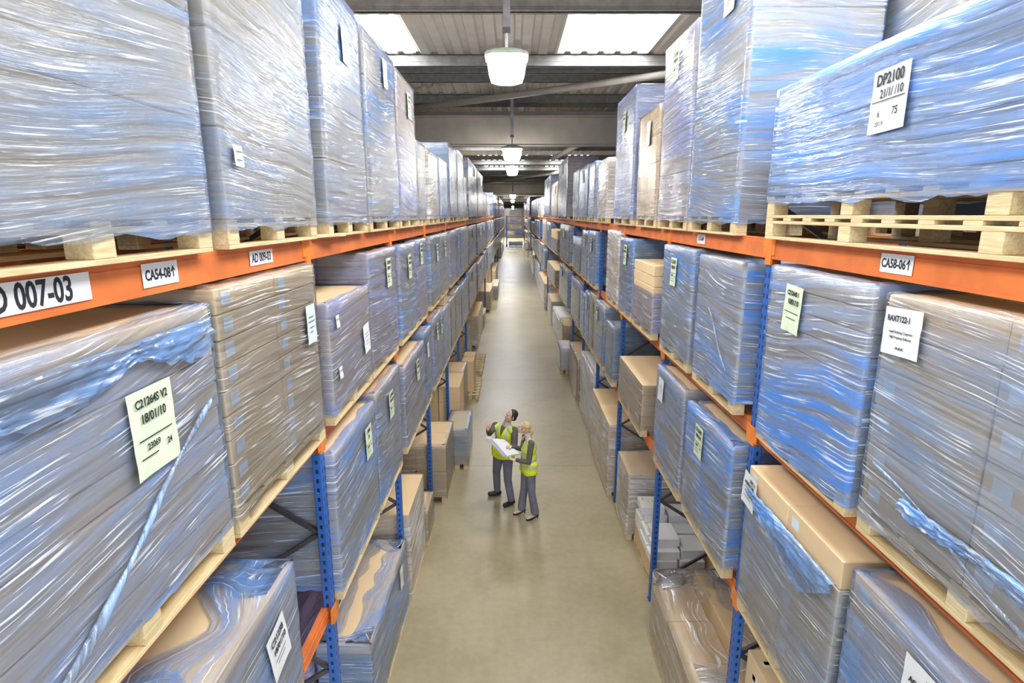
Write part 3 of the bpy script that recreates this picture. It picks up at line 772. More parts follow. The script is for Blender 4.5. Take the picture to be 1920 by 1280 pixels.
A(1, 1, 4.38, 5.58, 3.31, film='f_deep', card='greycard', hl=.11, ny=1, nx=1, look='deep-blue wrapped slim', topcard='kraft', labels=[gl(.62, 3.05)], lip=.12)
A(1, 1, 5.74, 6.83, 3.36, film='f_blue', card='greycard', hl=.13, ny=1, nx=1, look='blue wrapped kraft-topped', topcard='kraft', labels=[wl(.75, 3.12, .22, .28)])
A(1, 1, 7.6, 9.3, 2.86, film='f_clear', card='kraft', hl=.14, ny=1, nx=1, npal=1, look='flat brown clear-wrapped', lip=0)
A(1, 1, 10.0, 10.75, 3.2, film='f_pale', card='bluecard', hl=.14, ny=1, nx=1, dp=.9, look='narrow pale-blue slim')
A(1, 1, 11.1, 12.26, 3.38, film='f_blue', card='greycard', hl=.13, ny=1, nx=1, look='blue wrapped', labels=[gl(.7, 3.15)])
A(1, 1, 12.5, 13.15, 3.42, film='f_clear', card='tancard', hl=.16, ny=1, nx=2, look='clear-wrapped tan')
A(1, 1, 13.22, 14.0, 3.35, film='f_blue', card='bluecard', hl=.16, ny=1, nx=2, look='blue narrow wrapped', labels=[gl(.5, 3.1)])
A(1, 1, 14.05, 14.92, 3.2, film='f_deep', card='bluecard', hl=.3, ny=1, nx=1, look='deep-blue wrapped rounded')
A(1, 1, 15.15, 17.4, 3.35, film='f_lilac', card='greycard', hl=.16, ny=1, nx=2, look='lilac wrapped')
# right floor
A(1, 0, 4.25, 6.15, .98, film='f_cling', card='kraft', hl=.2, ny=3, nx=2, x=1.70, dp=1.0, look='brown glossy-wrapped', lip=.42, res=.05, drop=((0, 0, 3), (0, 1, 3), (0, 2, 3)), jit=.02)
A(1, 0, 8.38, 9.3, 1.15, film='f_white', card='tancard', hl=.25, ny=1, nx=1, x=1.84, look='white-wrapped tan', lip=0)
A(1, 0, 9.86, 12.1, 1.42, film='f_white', card='kraft', hl=.16, ny=2, nx=1, x=1.76, look='long white-wrapped brown', lip=0)
A(1, 0, 12.46, 14.93, 1.6, film='f_white', card='whitecard', hl=1.4, ny=5, nx=1, x=1.83, dp=.8, look='upright white wrapped')
A(1, 0, 15.2, 17.6, 1.26, film='f_clear', card='kraft', hl=.28, ny=2, nx=2, x=1.79, look='brown clear-wrapped')
SPEC.sort(key=lambda q: (q[0][0], q[0][1], q[0][2]))
groups = {}
for a, k in SPEC: groups.setdefault((a[0], a[1]), []).append((a, k))
for (s, lv), lst in sorted(groups.items()):
    for a, k in lst: load(*a, far=a[2] > 10.9, **k)
    for rep in (SC, SC*SC):
        for a, k in lst:
            y0, y1 = a[2]*rep, a[3]*rep
            if a[2] < 5.4 or a[3] > 17.7 or (rep > 5 and y0 > 92): continue
            if y0 < lst[-1][0][3]: continue
            kk = dict(k); kk['twist'] = None; kk['lip'] = 0.05 if k.get('lip', .08) else 0
            kk['stickers'] = False; kk['labels'] = [(q[0], q[1], q[2]*rep, q[3], q[4], [], 0) for q in k.get('labels', ())] if rep < 5 else []
            y1 = min(y1, 95.0)
            if y0 < 20: y0 = max(y0, 17.86)
            if 17.5 < a[3] <= 17.7 and rep < 5: y1 = min(y1, near_up[s][-1]*SC - .1)
            if lv < 3:
                for py_ in posts[s]:
                    if y0 - .08 < py_ < y1 + .08:
                        if py_ - y0 > y1 - py_: y1 = py_ - .08
                        else: y0 = py_ + .08
            load(s, lv, y0, y1, a[4], far=True, **kk)
# back-to-back row seen through the gaps
for s in (-1, 1):
    for lv in (0, 1, 2, 3):
        y = 2.0 if lv != 3 else 1.4
        j = 0
        while y < (9 if lv else 7.5):
            card = ('greycard', 'bluecard', 'tancard')[(j + lv) % 3]
            zt = (1.35, 3.3, 4.8, 6.8)[lv] if s < 0 or lv < 3 else 7.1
            if s > 0 and lv == 3 and y < 4: zt = 5.9
            if lv == 0 and s < 0 and y < 6: card = 'purplecard'; zt = 1.2
            if lv == 3 and y > 7.5: zt = 6.0
            load(s, lv, y, y + 1.25, zt, film='f_lilac' if card == 'purplecard' else 'f_pale', card=card, hl=(.2, .22, .22, .45)[lv], ny=1, nx=1, x=s*(1.38 + 1.12 if s < 0 else 1.80 + 1.12), look='shaded wrapped', back=True, lip=0)
            y += 1.36; j += 1
# ---- second half
# beams carrying the back row
for s in (-1, 1):
    for lv in (1, 2, 3):
        xb = (2.5 if s < 0 else 2.92)
        for xx, w_ in ((xb + .03, 'aisle-side'), (xb + .95, 'outer')):
            t = MB().box(-.025, .025, -4.5, 4.5, -.12, 0).obj('rack_beam', M['orange'], None, (s*xx, 5.9, LV[lv]))
            tag(t, '%s long orange beam of the back-to-back rack, %s beam level, %s side' % (w_, tier[lv], side_name[s]), 'rack beam', 'back-to-back rack beams')
# ------------------------------------------------------------------ odd goods
def carton(name, label, cat, x, y, z, w_, l, h, mat, group=None, rot=0, stick=None):
    o = MB().bbox(-w_/2, w_/2, -l/2, l/2, 0, h, .005).obj(name, M[mat], None, (x, y, z)); o.rotation_euler.z = rot
    tag(o, label, cat, group)
    if stick:
        for (sx, sy, sw, sh, col) in stick:
            q = MB().box(-sw/2, sw/2, -sh/2, sh/2, 0, .001).obj('sticker', M[col], o, (sx, sy, h))
            q2 = MB().box(0, .001, -sw/2, sw/2, -sh/2, sh/2).obj('sticker', M[col], o, (-w_/2 - .001, sy, h*.6))
    return o
M['yellow'] = plain('yellow_green_sticker', (.72, .85, .04), .5, var=.03)
# pallet of white boxes by the second right upright
pallet(2.42, 7.0, 8.28, 0, .95, 'wooden pallet under the white boxes with yellow stickers, right floor')
bi = 0
wh = ['front', 'second', 'third', 'rear']
for i, xx in enumerate((2.18, 2.66)):
    for q, yy in enumerate((7.32, 7.95)):
        carton('carton', 'flat brown carton under the white boxes, %s %s of four on the pallet' % (('near', 'far')[q], ('aisle-side', 'inner')[i]), 'carton', xx, yy, .145, .46, .61, .24, 'kraft', 'brown cartons under the white boxes')
WB = [(2.10, 7.22, 0, .34, .40), (2.48, 7.20, 0, .34, .36), (2.10, 7.66, 0, .34, .42), (2.48, 7.62, 0, .34, .42), (2.12, 8.08, 0, .34, .36), (2.5, 8.06, 0, .34, .38),
      (2.14, 7.26, 1, .34, .40), (2.12, 7.70, 1, .34, .40), (2.50, 7.30, 1, .32, .40), (2.52, 7.74, 1, .32, .40), (2.10, 8.10, 1, .30, .34), (2.48, 8.1, 1, .34, .34),
      (2.16, 7.40, 2, .34, .44), (2.16, 8.02, 2, .34, .40), (2.12, 8.02, 3, .34, .36), (2.5, 8.0, 2, .3, .36)]
hz = ['bottom', 'second', 'third', 'top']
for i, (xx, yy, lvv, a, b) in enumerate(WB):
    side = 'aisle-side' if xx < 2.3 else 'inner'
    pos = 'near' if yy < 7.45 else 'middle' if yy < 7.85 else 'far'
    carton('white_box', 'white box with yellow sticker on floor pallet, %s %s position, %s layer' % (pos, side, hz[lvv]), 'white box', xx, yy, .386 + lvv*.122, a, b, .12, 'whitecard',
           'white boxes on the floor pallet', [.02, -.015, .01, 0][i % 4], [(-a*.32, b*.25, .035, .05, 'yellow')] + ([(-a*.32 + .07*n_, b*.05, .022, .06, 'yellow') for n_ in range(1, 4)] if lvv == 3 or i == 5 else []))
# brown cartons with yellow labels behind the near right upright
pallet(2.46, 3.0, 4.12, 0, .95, 'wooden pallet under the brown cartons with yellow labels, near right floor')
for i, xx in enumerate((2.20, 2.67)):
    for q, yy in enumerate((3.28, 3.84)):
        for j in range(4):
            if i == 1 and q == 0: continue
            carton('carton', 'brown carton with yellow label, %s %s column, %s of four layers' % (('near', 'far')[q], ('aisle-side', 'inner')[i], ('bottom', 'second', 'third', 'top')[j]), 'carton', xx, yy, .145 + j*.37, .46, .54, .366, 'kraft', 'brown cartons with yellow labels',
                   0, [(-.14, .1, .09, .06, 'white'), (-.14, .12, .05, .05, 'yellow')])
# small carton standing on a wrapped load, left
carton('carton', 'small brown carton standing on a wrapped stack, lowest beams of left rack', 'carton', -1.58, 12.02, 3.315, .32, .42, .24, 'kraft')
# broken slat on the top left beam
o = MB().bbox(-.035, .035, -.26, .26, 0, .022, .002).obj('timber_offcut', M['pallet'], None, (-1.405, 4.33, 5.002)); o.rotation_euler = (0, 0, -.22)
tag(o, 'loose pale broken slat lying across the top left beam', 'timber offcut')
# empty pallets leaning out on the left floor
pallet(-1.22, 15.6, 17.4, 0, .5, 'empty wooden pallet lying on the floor beside the left rack, nearer one')
pallet(-1.25, 18.2, 20.6, 0, .5, 'empty wooden pallet lying on the floor beside the left rack, farther one')
for q, (xx, yy) in enumerate(((-1.30, 16.2), (-1.30, 16.85))):
    carton('carton', 'brown carton standing on the empty floor pallet, %s one' % ('nearer', 'farther')[q], 'carton', xx, yy, .145, .34, .55, .9, 'kraft')
# white tall boxes at the right floor further away
load(1, 0, 18.3, 19.7, .85, film='f_clear', card='whitecard', hl=.14, ny=2, nx=1, x=1.58, dp=.45, look='small white', far=True)
load(1, 0, 20.2, 21.9, 1.25, film='f_clear', card='kraft', hl=.28, ny=2, nx=1, x=1.82, look='brown', far=True)
load(1, 0, 22.2, 26.4, 1.0, film='f_white', card='whitecard', hl=.2, ny=3, nx=1, x=1.86, look='whitish', far=True)
load(-1, 0, 17.9, 20.9, 1.25, film='f_clear', card='kraft', hl=.3, ny=3, nx=1, x=-1.40 - .13, look='brown', far=True)
# purple wrapped stock standing behind the low blue stack, left floor
load(-1, 0, 4.75, 6.72, 1.0, film='f_purple', card='purplecard', hl=.2, ny=1, nx=1, x=-1.985, dp=.46, look='purple wrapped inner', lip=.2, pal=False, base=.145)
pallet(-2.23, 4.75, 6.72, 0, .5, 'wooden pallet under the purple wrapped inner stack, left floor')
# torn blue film hanging over the kraft-topped stack on the right
par = [o for o in COL.objects if o.get('label', '').startswith('grey torn-film')][0]
def torn(par, s, xl, ya, yb, ztop, fn, seed, mat):
    mb = MB(); mb.uv = []; nu, nv = 46, 16
    for i in range(nu+1):
        f = i/nu; y = ya + (yb-ya)*f; dz = fn(f)
        for j in range(nv+1):
            g = j/nv
            cr = noise.noise((y*9 + seed, g*5, 1))*.03 + noise.noise((y*28, g*16, seed))*.012
            x = xl - s*(.030 + abs(cr))
            z = ztop - dz*g + noise.noise((y*16, seed, 2))*.02*(g > .9)
            mb.v.append((x - (0 if j else -s*.02), y, z)); mb.uv.append((y, z))
    for i in range(nu):
        for j in range(nv):
            a = i*(nv+1) + j; mb.f.append((a, a+nv+1, a+nv+2, a+1) if s < 0 else (a, a+1, a+nv+2, a+nv+1))
    return mb.obj('torn_film', mat, par, smooth=True)
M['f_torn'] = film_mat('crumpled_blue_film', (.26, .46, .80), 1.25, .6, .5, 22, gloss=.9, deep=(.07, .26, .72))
py, pz = par.location.y, par.location.z
torn(par, 1, -.5, 3.98 - py, 2.80 - py, 3.17 - pz, lambda f: .05 + .33*f if f < .72 else max(.03, .05 + .33*.72 - (f-.72)*.80), 3, M['f_torn'])
for (lab, ya, yb, zt_, dz) in (('deep-blue wrapped slim', 1.3, 2.5, 4.72, .15), ('stickered pale-blue', 1.4, 2.4, 3.9, .07)):
    p2 = [o for o in COL.objects if o.get('label', '').startswith(lab)]
    p2 = [o for o in p2 if 'nearest' in o['label'] and 'middle' in o['label']][0]
    sd_ = -1 if p2.location.x < 0 else 1
    torn(p2, sd_, -sd_*.5, yb - p2.location.y, ya - p2.location.y, zt_ - p2.location.z, (lambda d: (lambda f: d*(.4 + .6*abs(math.sin(f*5 + 1)))))(dz), 11, M['f_torn'])

# ------------------------------------------------------------------ rack closing the far end of the aisle
YE = 96.0
for i, xx in enumerate((-1.0, 1.95)):
    t = thing('rack_upright', 'blue upright of the rack across the aisle end, %s one' % ('left', 'right')[i], 'rack upright', (xx, YE, 0))
    p = put('front_post', post_me, t); p.scale = (2.2, 2.2, 1.0)
    p = put('rear_post', post_me, t, (0, 1.0, 0)); p.scale = (2.2, 2.2, 1.0)
    MB().box(-.14, .14, -.14, .14, 0, .35).obj('post_guard', M['blue_plain'], t)
for zz, nm in ((1.55, 'lowest'), (2.75, 'second'), (3.85, 'third'), (4.95, 'top')):
    for r_, dy in (('front', -.06), ('rear', 1.06)):
        o = MB().box(-1.40, 1.40, -.03, .03, -.16, 0).obj('rack_beam', M['orange'], None, (.475, YE + dy, zz)); tag(o, '%s %s orange beam of the rack across the aisle end' % (nm, r_), 'rack beam')
ends = [(.45, 1.9, 4.95, 5.85, 'f_pale', 'whitecard', 'top'), (.5, 1.8, 3.85, 4.7, 'f_blue', 'whitecard', 'third'), (.55, 1.9, 2.75, 3.3, 'f_pale', 'whitecard', 'second'),
        (-.2, 1.1, 1.55, 2.0, 'f_white', 'greycard', 'lowest left'), (1.1, 1.2, 1.55, 2.5, 'f_blue', 'bluecard', 'lowest right'), (.5, 2.3, 0, .8, 'f_blue', 'bluecard', 'floor')]
for (xc, wd, zb, zt, fm, cd_, nm) in ends:
    mb = MB(); pal_ = pallet_parts(1.0, wd)
    for pn, me, off in pal_:
        n = len(mb.v); mb.v += [tuple(v.co + Vector(off)) for v in me.vertices]; mb.f += [tuple(n + i for i in p.vertices) for p in me.polygons]
    o = mb.obj('wooden_pallet', M['pallet'], None, (xc, YE + .5, zb)); tag(o, 'wooden pallet in the end rack, %s position' % nm, 'pallet')
    t = thing('wrapped_carton_stack', 'wrapped stack in the rack across the aisle end, %s position' % nm, 'pallet load', (xc, YE + .5, zb + .145))
    H_ = zt - zb - .145; mb = MB(); n = max(1, round(H_/.25))
    for j in range(n): mb.bbox(-wd/2, wd/2, -.5, .5, j*H_/n, (j+1)*H_/n - .004, .008)
    mb.obj('carton_stack', M[cd_], t)
    put('stretch_film', film_mesh(-wd/2, wd/2, -.5, .5, 0, H_, M[fm], xc*9, res=.2, skirt=.02, ragged=0), t)

# ------------------------------------------------------------------ people
V = Vector
def capsule(bm, a, b, r0, r1, seg=14):
    a, b = V(a), V(b); d = b - a
    if d.length < 1e-5: d = V((0, 0, 1e-4))
    q = d.to_track_quat('Z', 'Y').to_matrix().to_4x4()
    bmesh.ops.create_cone(bm, cap_ends=True, segments=seg, radius1=r0, radius2=r1, depth=d.length, matrix=Matrix.Translation((a+b)/2) @ q)
    for p, r in ((a, r0), (b, r1)):
        bmesh.ops.create_uvsphere(bm, u_segments=seg, v_segments=8, radius=r, matrix=Matrix.Translation(p))
def ell(bm, c, rad, rot=None):
    m = Matrix.Translation(c) @ (rot.to_4x4() if rot else Matrix()) @ Matrix.Diagonal((*rad, 1))
    bmesh.ops.create_uvsphere(bm, u_segments=20, v_segments=14, radius=1, matrix=m)
def solid(bm, name, mat, parent, voxel=.006, sm=4, keep=None):
    me = bpy.data.meshes.new(name); bm.to_mesh(me); bm.free()
    o = bpy.data.objects.new(name, me); COL.objects.link(o)
    r = o.modifiers.new('r', 'REMESH'); r.mode = 'VOXEL'; r.voxel_size = voxel
    s_ = o.modifiers.new('s', 'SMOOTH'); s_.iterations = sm; s_.factor = .6
    bpy.context.view_layer.update()
    m2 = bpy.data.meshes.new_from_object(o.evaluated_get(bpy.context.evaluated_depsgraph_get()))
    bpy.data.objects.remove(o)
    if keep:
        b2 = bmesh.new(); b2.from_mesh(m2)
        bmesh.ops.delete(b2, geom=[v for v in b2.verts if not keep(v.co)], context='VERTS'); b2.to_mesh(m2); b2.free()
    m2.name = name; m2.materials.clear()
    for m in (mat if isinstance(mat, (list, tuple)) else [mat]): m2.materials.append(m)
    m2.polygons.foreach_set('use_smooth', [True]*len(m2.polygons))
    return put(name, m2, parent)
def basis(F, U):
    F = V(F).normalized(); U = V(U); U = (U - F*U.dot(F)).normalized(); Rt = F.cross(U)
    return Matrix((Rt, F, U)).transposed()        # columns: right, forward, up
def hand(bm, wrist, dirv, nrm, thumb, curl=.4, sc=1.0):
    """palm, four unequal curled fingers and a thumb from the side of the palm"""
    d = V(dirv).normalized(); n = V(nrm); n = (n - d*n.dot(d)).normalized(); w_ = d.cross(n)
    if w_.dot(V(thumb)) < 0: w_ = -w_
    wr = V(wrist); R3 = Matrix((w_, d, n)).transposed()
    ell(bm, wr + d*.048*sc, (.041*sc, .052*sc, .017*sc), R3)
    for i, (off, ln) in enumerate(((.030, .072), (.010, .082), (-.011, .076), (-.031, .060))):
        p = wr + d*.088*sc + w_*off*sc; a = 0.15 + curl*.3; prev = p; ln *= sc
        for k, fr in enumerate((.45, .32, .23)):
            a += curl*(.7 + .3*k) + .06*i
            nx_ = prev + (d*math.cos(a) + n*math.sin(a) + w_*off*1.5).normalized()*ln*fr
            capsule(bm, prev, nx_, .0092 - .0008*k, .0086 - .0008*k, 8); prev = nx_
    p0 = wr + d*.025*sc + w_*.030*sc
    p1 = p0 + (w_*.8 + d*.55 + n*.25).normalized()*.040*sc; p2 = p1 + (w_*.25 + d*.9 + n*.45).normalized()*.032*sc
    capsule(bm, p0, p1, .0125, .0105, 8); capsule(bm, p1, p2, .010, .0085, 8)
M['skin_m'] = plain('skin_warm', (.68, .42, .32), .5, var=.06)
M['skin_f'] = plain('skin_fair', (.78, .54, .44), .5, var=.05)
M['hair_d'] = plain('dark_brown_hair', (.035, .02, .013), .5, var=.4, varscale=40, bump=.6, bscale=120, stretch=(1, 1, 1))
M['hair_b'] = plain('blonde_hair', (.62, .45, .22), .45, var=.3, varscale=40, bump=.5, bscale=120)
M['jumper'] = plain('dark_grey_knit', (.13, .115, .105), .85, var=.1, bump=.4, bscale=150)
M['trouser'] = plain('blue_grey_trouser', (.20, .20, .265), .8, var=.12, varscale=5, bump=.3, bscale=30)
M['hivis'] = plain('fluorescent_yellow', (.80, 1.0, .02), .6, var=.08, varscale=10, bump=.3, bscale=25)
M['reflect'] = plain('reflective_band', (.60, .62, .60), .35, spec=.8)
M['shirt'] = plain('pale_pink_shirt', (.66, .52, .54), .7)
M['shoe'] = plain('black_leather', (.02, .018, .018), .35)
M['eye'] = plain('eye_dark', (.03, .025, .02), .2)
M['lip'] = plain('lips', (.50, .20, .18), .5)
def person(label, g, J):
    """J holds the joints of one figure in metres, world space"""
    root = thing('person', label, 'person', (*J['pelvis'][:2], 0), 'people in the aisle')
    O = V(root.location); P = lambda k: V(J[k]) - O
    male = g == 'm'; skin = M['skin_m' if male else 'skin_f']
    bm = bmesh.new()
    # ---- body
    pel, chs, nk = P('pelvis'), P('chest'), P('neck')
    T = basis(J['face'], nk - pel)
    ra = (.155, .105) if male else (.135, .098)
    ell(bm, pel + V((0, 0, .0)), (ra[0]*1.05, ra[1]*1.08, .12), T)
    ell(bm, (pel+chs)/2, (ra[0]*.92, ra[1]*.92, .17), T); ell(bm, chs, (ra[0]*1.12, ra[1]*1.1, .18), T)
    if not male: ell(bm, chs + T @ V((0, .06, -.03)), (.115, .06, .07), T)
    hd = P('head'); capsule(bm, nk - (hd-nk)*.2, hd - (hd-nk)*.25, .062 if male else .05, .054 if male else .045)
    for sd in ('l', 'r'):
        sh, el_, wr = P('sh_' + sd), P('el_' + sd), P('wr_' + sd)
        k = 1 if male else .84
        capsule(bm, nk - V((0, 0, .05)), sh, .06*k, .058*k); capsule(bm, sh, el_, .053*k, .042*k); capsule(bm, el_, wr, .041*k, .026*k)
        hip, kn, an = P('hip_' + sd), P('kn_' + sd), P('an_' + sd)
        capsule(bm, hip, kn, .088*k, .056*k); capsule(bm, kn, an, .054*k, .036*k)
        toe = P('toe_' + sd); capsule(bm, an - V((0, 0, .03)), toe, .033*k, .026*k)
        hn, ht = J['hand_' + sd][1], J['hand_' + sd][2]
        hand(bm, wr, J['hand_' + sd][0], hn, ht, J['hand_' + sd][3], 1 if male else .9)
    # ---- head
    B = basis(J['look'], J['up']); hs = 1.0 if male else .95
    def HP(x, y, z): return hd + B @ (V((x, y, z))*hs)
    def he(x, y, z, a, b, c): ell(bm, HP(x, y, z), (a*hs, b*hs, c*hs), B)
    he(0, -.012, .028, .076, .095, .092); he(0, .022, -.035, .060, .068, .080); he(0, .050, -.088, .030, .026, .022)
    he(0, .082, .012, .050, .012, .012); he(-.032, .066, -.030, .024, .020, .022); he(.032, .066, -.030, .024, .020, .022)
    capsule(bm, HP(0, .084, .004), HP(0, .108, -.032), .009*hs, .014*hs, 8)
    he(0, .082, -.060, .024, .013, .011)
    for e in (-1, 1): he(e*.078, -.008, -.012, .010, .020, .032)
    body = solid(bm, 'body', skin, root, .0055, 4)
    tag(body)
    for e in (-1, 1):
        b2 = bmesh.new(); ell(b2, HP(e*.030, .0815, -.004), (.011, .006, .0055), B); me = bpy.data.meshes.new('eye'); b2.to_mesh(me); b2.free(); me.materials.append(M['eye']); put('eye', me, root)
    b2 = bmesh.new(); ell(b2, HP(0, .0925, -.061), (.019, .005, .0055), B); me = bpy.data.meshes.new('mouth'); b2.to_mesh(me); b2.free(); me.materials.append(M['lip']); put('mouth', me, root)
    # ---- hair
    bm = bmesh.new()
    def he2(x, y, z, a, b, c): ell(bm, HP(x, y, z), (a*hs, b*hs, c*hs), B)
    if male:
        he2(0, -.026, .040, .083, .096, .090); he2(0, -.062, -.018, .072, .058, .060); he2(-.076, .012, .0, .008, .014, .03); he2(.076, .012, .0, .008, .014, .03)
    else:
        he2(0, -.022, .038, .086, .100, .092); he2(0, -.065, -.01, .076, .060, .070)
        for e in (-1, 1): he2(e*.070, .030, .015, .016, .040, .045)
        capsule(bm, HP(0, -.115, .03), HP(0, -.160, .0), .028, .036)
        capsule(bm, HP(0, -.160, .0), HP(.005, -.165, -.09), .036, .030); capsule(bm, HP(.005, -.165, -.09), HP(.01, -.150, -.17), .030, .010)
    Bi = B.inverted()
    def kp(co):
        q = Bi @ (co - hd)/hs
        return not (q.y > .045 + max(0, (q.z-.05))*.25 and q.z < .085) if male else not (q.y > .055 and q.z < .085)
    solid(bm, 'hair', M['hair_d' if male else 'hair_b'], root, .006, 2, kp)
    # ---- jumper with sleeves
    bm = bmesh.new()
    ell(bm, (pel*.6+chs*.4), (ra[0]*1.02, ra[1]*1.08, .20), T); ell(bm, chs, (ra[0]*1.18, ra[1]*1.17, .19), T)
    for sd in ('l', 'r'):
        sh, el_, wr = P('sh_' + sd), P('el_' + sd), P('wr_' + sd); k = 1 if male else .84
        capsule(bm, nk - V((0, 0, .075)), sh, .066*k, .068*k); capsule(bm, sh, el_, .064*k, .055*k); capsule(bm, el_, el_.lerp(wr, .93), .054*k, .040*k)
    solid(bm, 'jumper', M['jumper'], root, .007, 3)
    bm = bmesh.new(); capsule(bm, nk - V((0, 0, .05)), nk + (hd-nk)*.22, .076 if male else .062, .066 if male else .053)
    solid(bm, 'shirt_collar', M['shirt'], root, .007, 1)
    # ---- vest
    bm = bmesh.new()
    ell(bm, pel + T @ V((0, 0, .03)), (ra[0]*1.30, ra[1]*1.42, .20), T); ell(bm, (pel+chs)/2, (ra[0]*1.24, ra[1]*1.38, .20), T)
    ell(bm, chs, (ra[0]*1.26, ra[1]*1.28, .195), T)
    if not male: ell(bm, chs + T @ V((0, .07, -.03)), (.125, .065, .085), T)
    for dz in (.08, -.02): capsule(bm, P('hip_l') + V((0, 0, dz)), P('hip_r') + V((0, 0, dz)), .135 if male else .125, .135 if male else .125)
    for sd in ('l', 'r'):
        sh = P('sh_' + sd); capsule(bm, nk - V((0, 0, .055)), nk.lerp(sh, .86) - V((0, 0, .03)), .078 if male else .066, .082 if male else .068)
    zb_ = J['hem']; Ti = T.inverted()
    def kv(co):
        q = Ti @ (co - nk)
        return co.z > zb_ + .015*math.sin(co.x*22) and not (q.z > .02) and not (q.y > .01 and abs(q.x) < .055 + q.z*.28 and q.z > -.2 and True) and not (abs(q.x) < .06 and q.z > -.02)
    vest = solid(bm, 'hi_vis_vest', [M['hivis'], M['reflect']], root, .007, 3, kv)
    bz = (P('pelvis') + (chs - pel)*.42).z
    for p in vest.data.polygons:
        q = Ti @ (p.center - nk); z_ = (Ti @ (p.center - pel)).z
        if abs(z_ - .165) < .026 or (z_ > .165 and abs(abs(q.x) - .098*(1 if male else .88)) < .024) or (not male and abs(z_ - .06) < .024): p.material_index = 1
    # ---- trousers
    bm = bmesh.new(); k = 1 if male else .88
    ell(bm, pel, (ra[0]*1.10, ra[1]*1.16, .13), T)
    for sd in ('l', 'r'):
        hip, kn, an = P('hip_' + sd), P('kn_' + sd), P('an_' + sd)
        capsule(bm, hip + V((0, 0, -.02)), kn, .104*k, .074*k); capsule(bm, kn, an + V((0, 0, .035)), .074*k, (.066 if male else .084)*k)
    solid(bm, 'trousers', M['trouser'], root, .008, 3, lambda co: co.z > (.045 if male else .04))
    # ---- shoes
    for sd in ('l', 'r'):
        an, toe = P('an_' + sd), P('toe_' + sd); bm = bmesh.new(); f = V((toe.x-an.x, toe.y-an.y, 0)).normalized()
        if male:
            capsule(bm, V((an.x, an.y, .05)) - f*.04, V((toe.x, toe.y, .042)) + f*.0, .048, .042); capsule(bm, V((an.x, an.y, .05)), V((an.x, an.y, .12)), .050, .05)
            solid(bm, 'shoe', M['shoe'], root, .008, 3, lambda co: co.z > .0)
        else:
            capsule(bm, V((toe.x, toe.y, .022)) - f*.07, V((toe.x, toe.y, .018)), .034, .028); capsule(bm, V((an.x, an.y, .075)) - f*.045, V((toe.x, toe.y, .028)) - f*.08, .030, .030)
            capsule(bm, V((an.x, an.y, .06)) - f*.055, V((an.x, an.y, .01)) - f*.055, .016, .010)
            solid(bm, 'shoe', M['shoe'], root, .006, 2, lambda co: co.z > .0)
    return root
man = dict(pelvis=(-.17, 9.68, .97), chest=(-.15, 9.66, 1.33), neck=(-.115, 9.65, 1.52), head=(-.03, 9.60, 1.685), face=(-.55, -.80, 0),
    look=(-.80, -.42, .38), up=(.42, .10, .88),
    sh_r=(-.315, 9.72, 1.455), el_r=(-.415, 9.60, 1.36), wr_r=(-.43, 9.36, 1.52), hand_r=((.05, -.12, 1), (-.5, .85, 0), (.6, .5, .2), .45),
    sh_l=(.035, 9.52, 1.44), el_l=(.03, 9.34, 1.20), wr_l=(-.13, 9.20, 1.27), hand_l=((-1, -.15, .03), (0, .1, -1), (0, .9, .3), .5),
    hip_r=(-.255, 9.74, .93), kn_r=(-.30, 9.80, .52), an_r=(-.29, 9.90, .09), toe_r=(-.43, 9.87, .04),
    hip_l=(-.09, 9.62, .93), kn_l=(-.09, 9.54, .50), an_l=(-.03, 9.53, .09), toe_l=(-.14, 9.44, .04), hem=.88)
person('dark-haired person in yellow vest raising one hand, left of the pair', 'm', man)
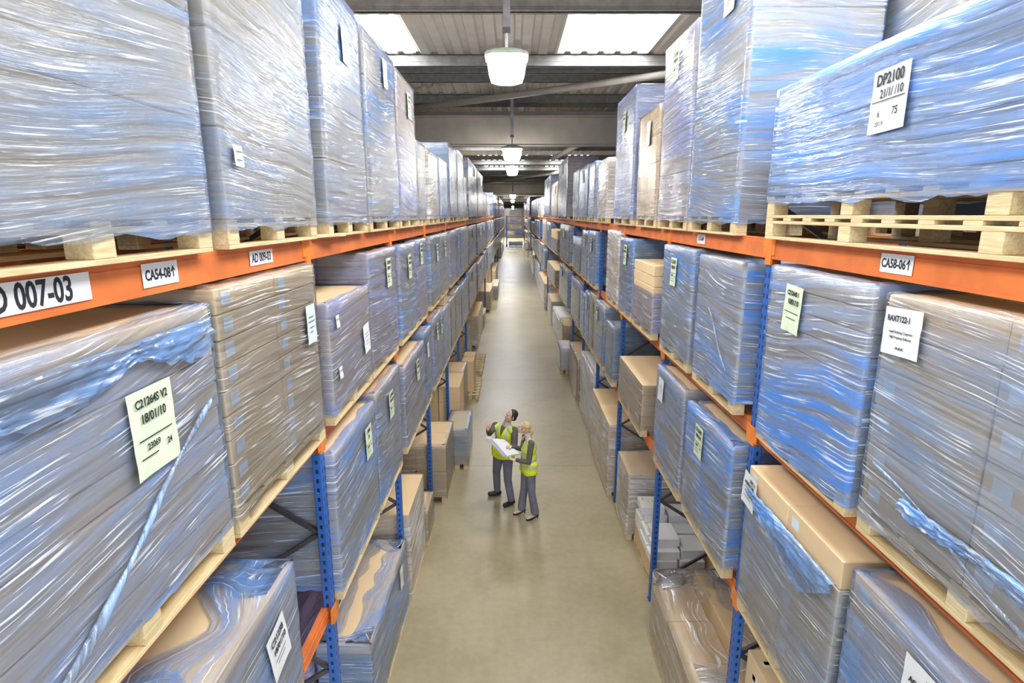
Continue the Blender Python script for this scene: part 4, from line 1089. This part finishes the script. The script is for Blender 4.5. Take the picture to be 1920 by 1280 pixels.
wom = dict(pelvis=(.27, 9.06, .97), chest=(.275, 9.05, 1.32), neck=(.265, 9.05, 1.515), head=(.185, 9.06, 1.67), face=(-.95, -.25, 0),
    look=(-.90, .02, .42), up=(.42, 0, .90),
    sh_l=(.31, 8.90, 1.455), el_l=(.265, 8.80, 1.165), wr_l=(.06, 8.88, 1.17), hand_l=((-1, .2, .1), (0, 0, 1), (0, -1, .2), .35),
    sh_r=(.21, 9.19, 1.455), el_r=(.17, 9.26, 1.20), wr_r=(-.02, 9.12, 1.31), hand_r=((-1, -.35, .12), (0, .1, -1), (0, -.8, .5), .75),
    hip_l=(.305, 8.985, .94), kn_l=(.325, 8.985, .52), an_l=(.385, 9.03, .11), toe_l=(.255, 8.98, .03),
    hip_r=(.235, 9.13, .94), kn_r=(.20, 9.15, .52), an_r=(.16, 9.20, .11), toe_r=(.03, 9.17, .03), hem=.87)
person('blonde person with ponytail in yellow vest and heels, right of the pair', 'f', wom)
# open folder of papers held between them
def leaf(name, pts, th, mat, par):
    a, b, c, d = [V(p) for p in pts]; n = (b-a).cross(d-a).normalized()*th
    mb = MB(); k = 8
    for q in (0, 1):
        for i in range(k+1):
            for j in range(k+1):
                u, v = i/k, j/k; p = a*(1-u)*(1-v) + b*u*(1-v) + c*u*v + d*(1-u)*v
                p = p + n*(q + 0) + V((0, 0, .012*math.sin(u*3.1)))
                mb.v.append(tuple(p))
    W = (k+1)**2
    for i in range(k):
        for j in range(k):
            e = i*(k+1) + j; mb.f.append((e, e+1, e+k+2, e+k+1)); mb.f.append((W+e, W+e+k+1, W+e+k+2, W+e+1))
    rim = [i*(k+1) for i in range(k)] + [k*(k+1) + j for j in range(k)] + [i*(k+1) + k for i in range(k, 0, -1)] + [j for j in range(k, 0, -1)]
    for i in range(len(rim)): x_, y_ = rim[i], rim[(i+1) % len(rim)]; mb.f.append((x_, y_, y_+W, x_+W))
    return mb.obj(name, mat, par)
M['board'] = plain('grey_folder_board', (.42, .43, .52), .6)
fo = thing('open_folder', 'large white open folder of papers held between the two people', 'folder', (-.16, 9.12, 1.26))
o_ = V((-.16, 9.12, 1.26))
q = lambda x, y, z: tuple(V((x, y, z)) - o_)
sp0, sp1 = (-.36, 9.20, 1.40), (-.09, 8.93, 1.20)
leaf('cover', [q(*sp0), q(-.13, 9.30, 1.345), q(.13, 9.02, 1.205), q(*sp1)], .006, M['board'], fo)
leaf('page', [q(-.355, 9.20, 1.412), q(-.135, 9.295, 1.358), q(.12, 9.02, 1.218), q(-.09, 8.94, 1.212)], .004, M['white'], fo)
leaf('cover', [q(*sp0), q(*sp1), q(-.16, 8.88, 1.235), q(-.45, 9.14, 1.435)], .005, M['board'], fo)
leaf('page', [q(-.365, 9.205, 1.413), q(-.35, 9.25, 1.40), q(-.42, 9.22, 1.425), q(-.46, 9.15, 1.45)], .004, M['white'], fo)
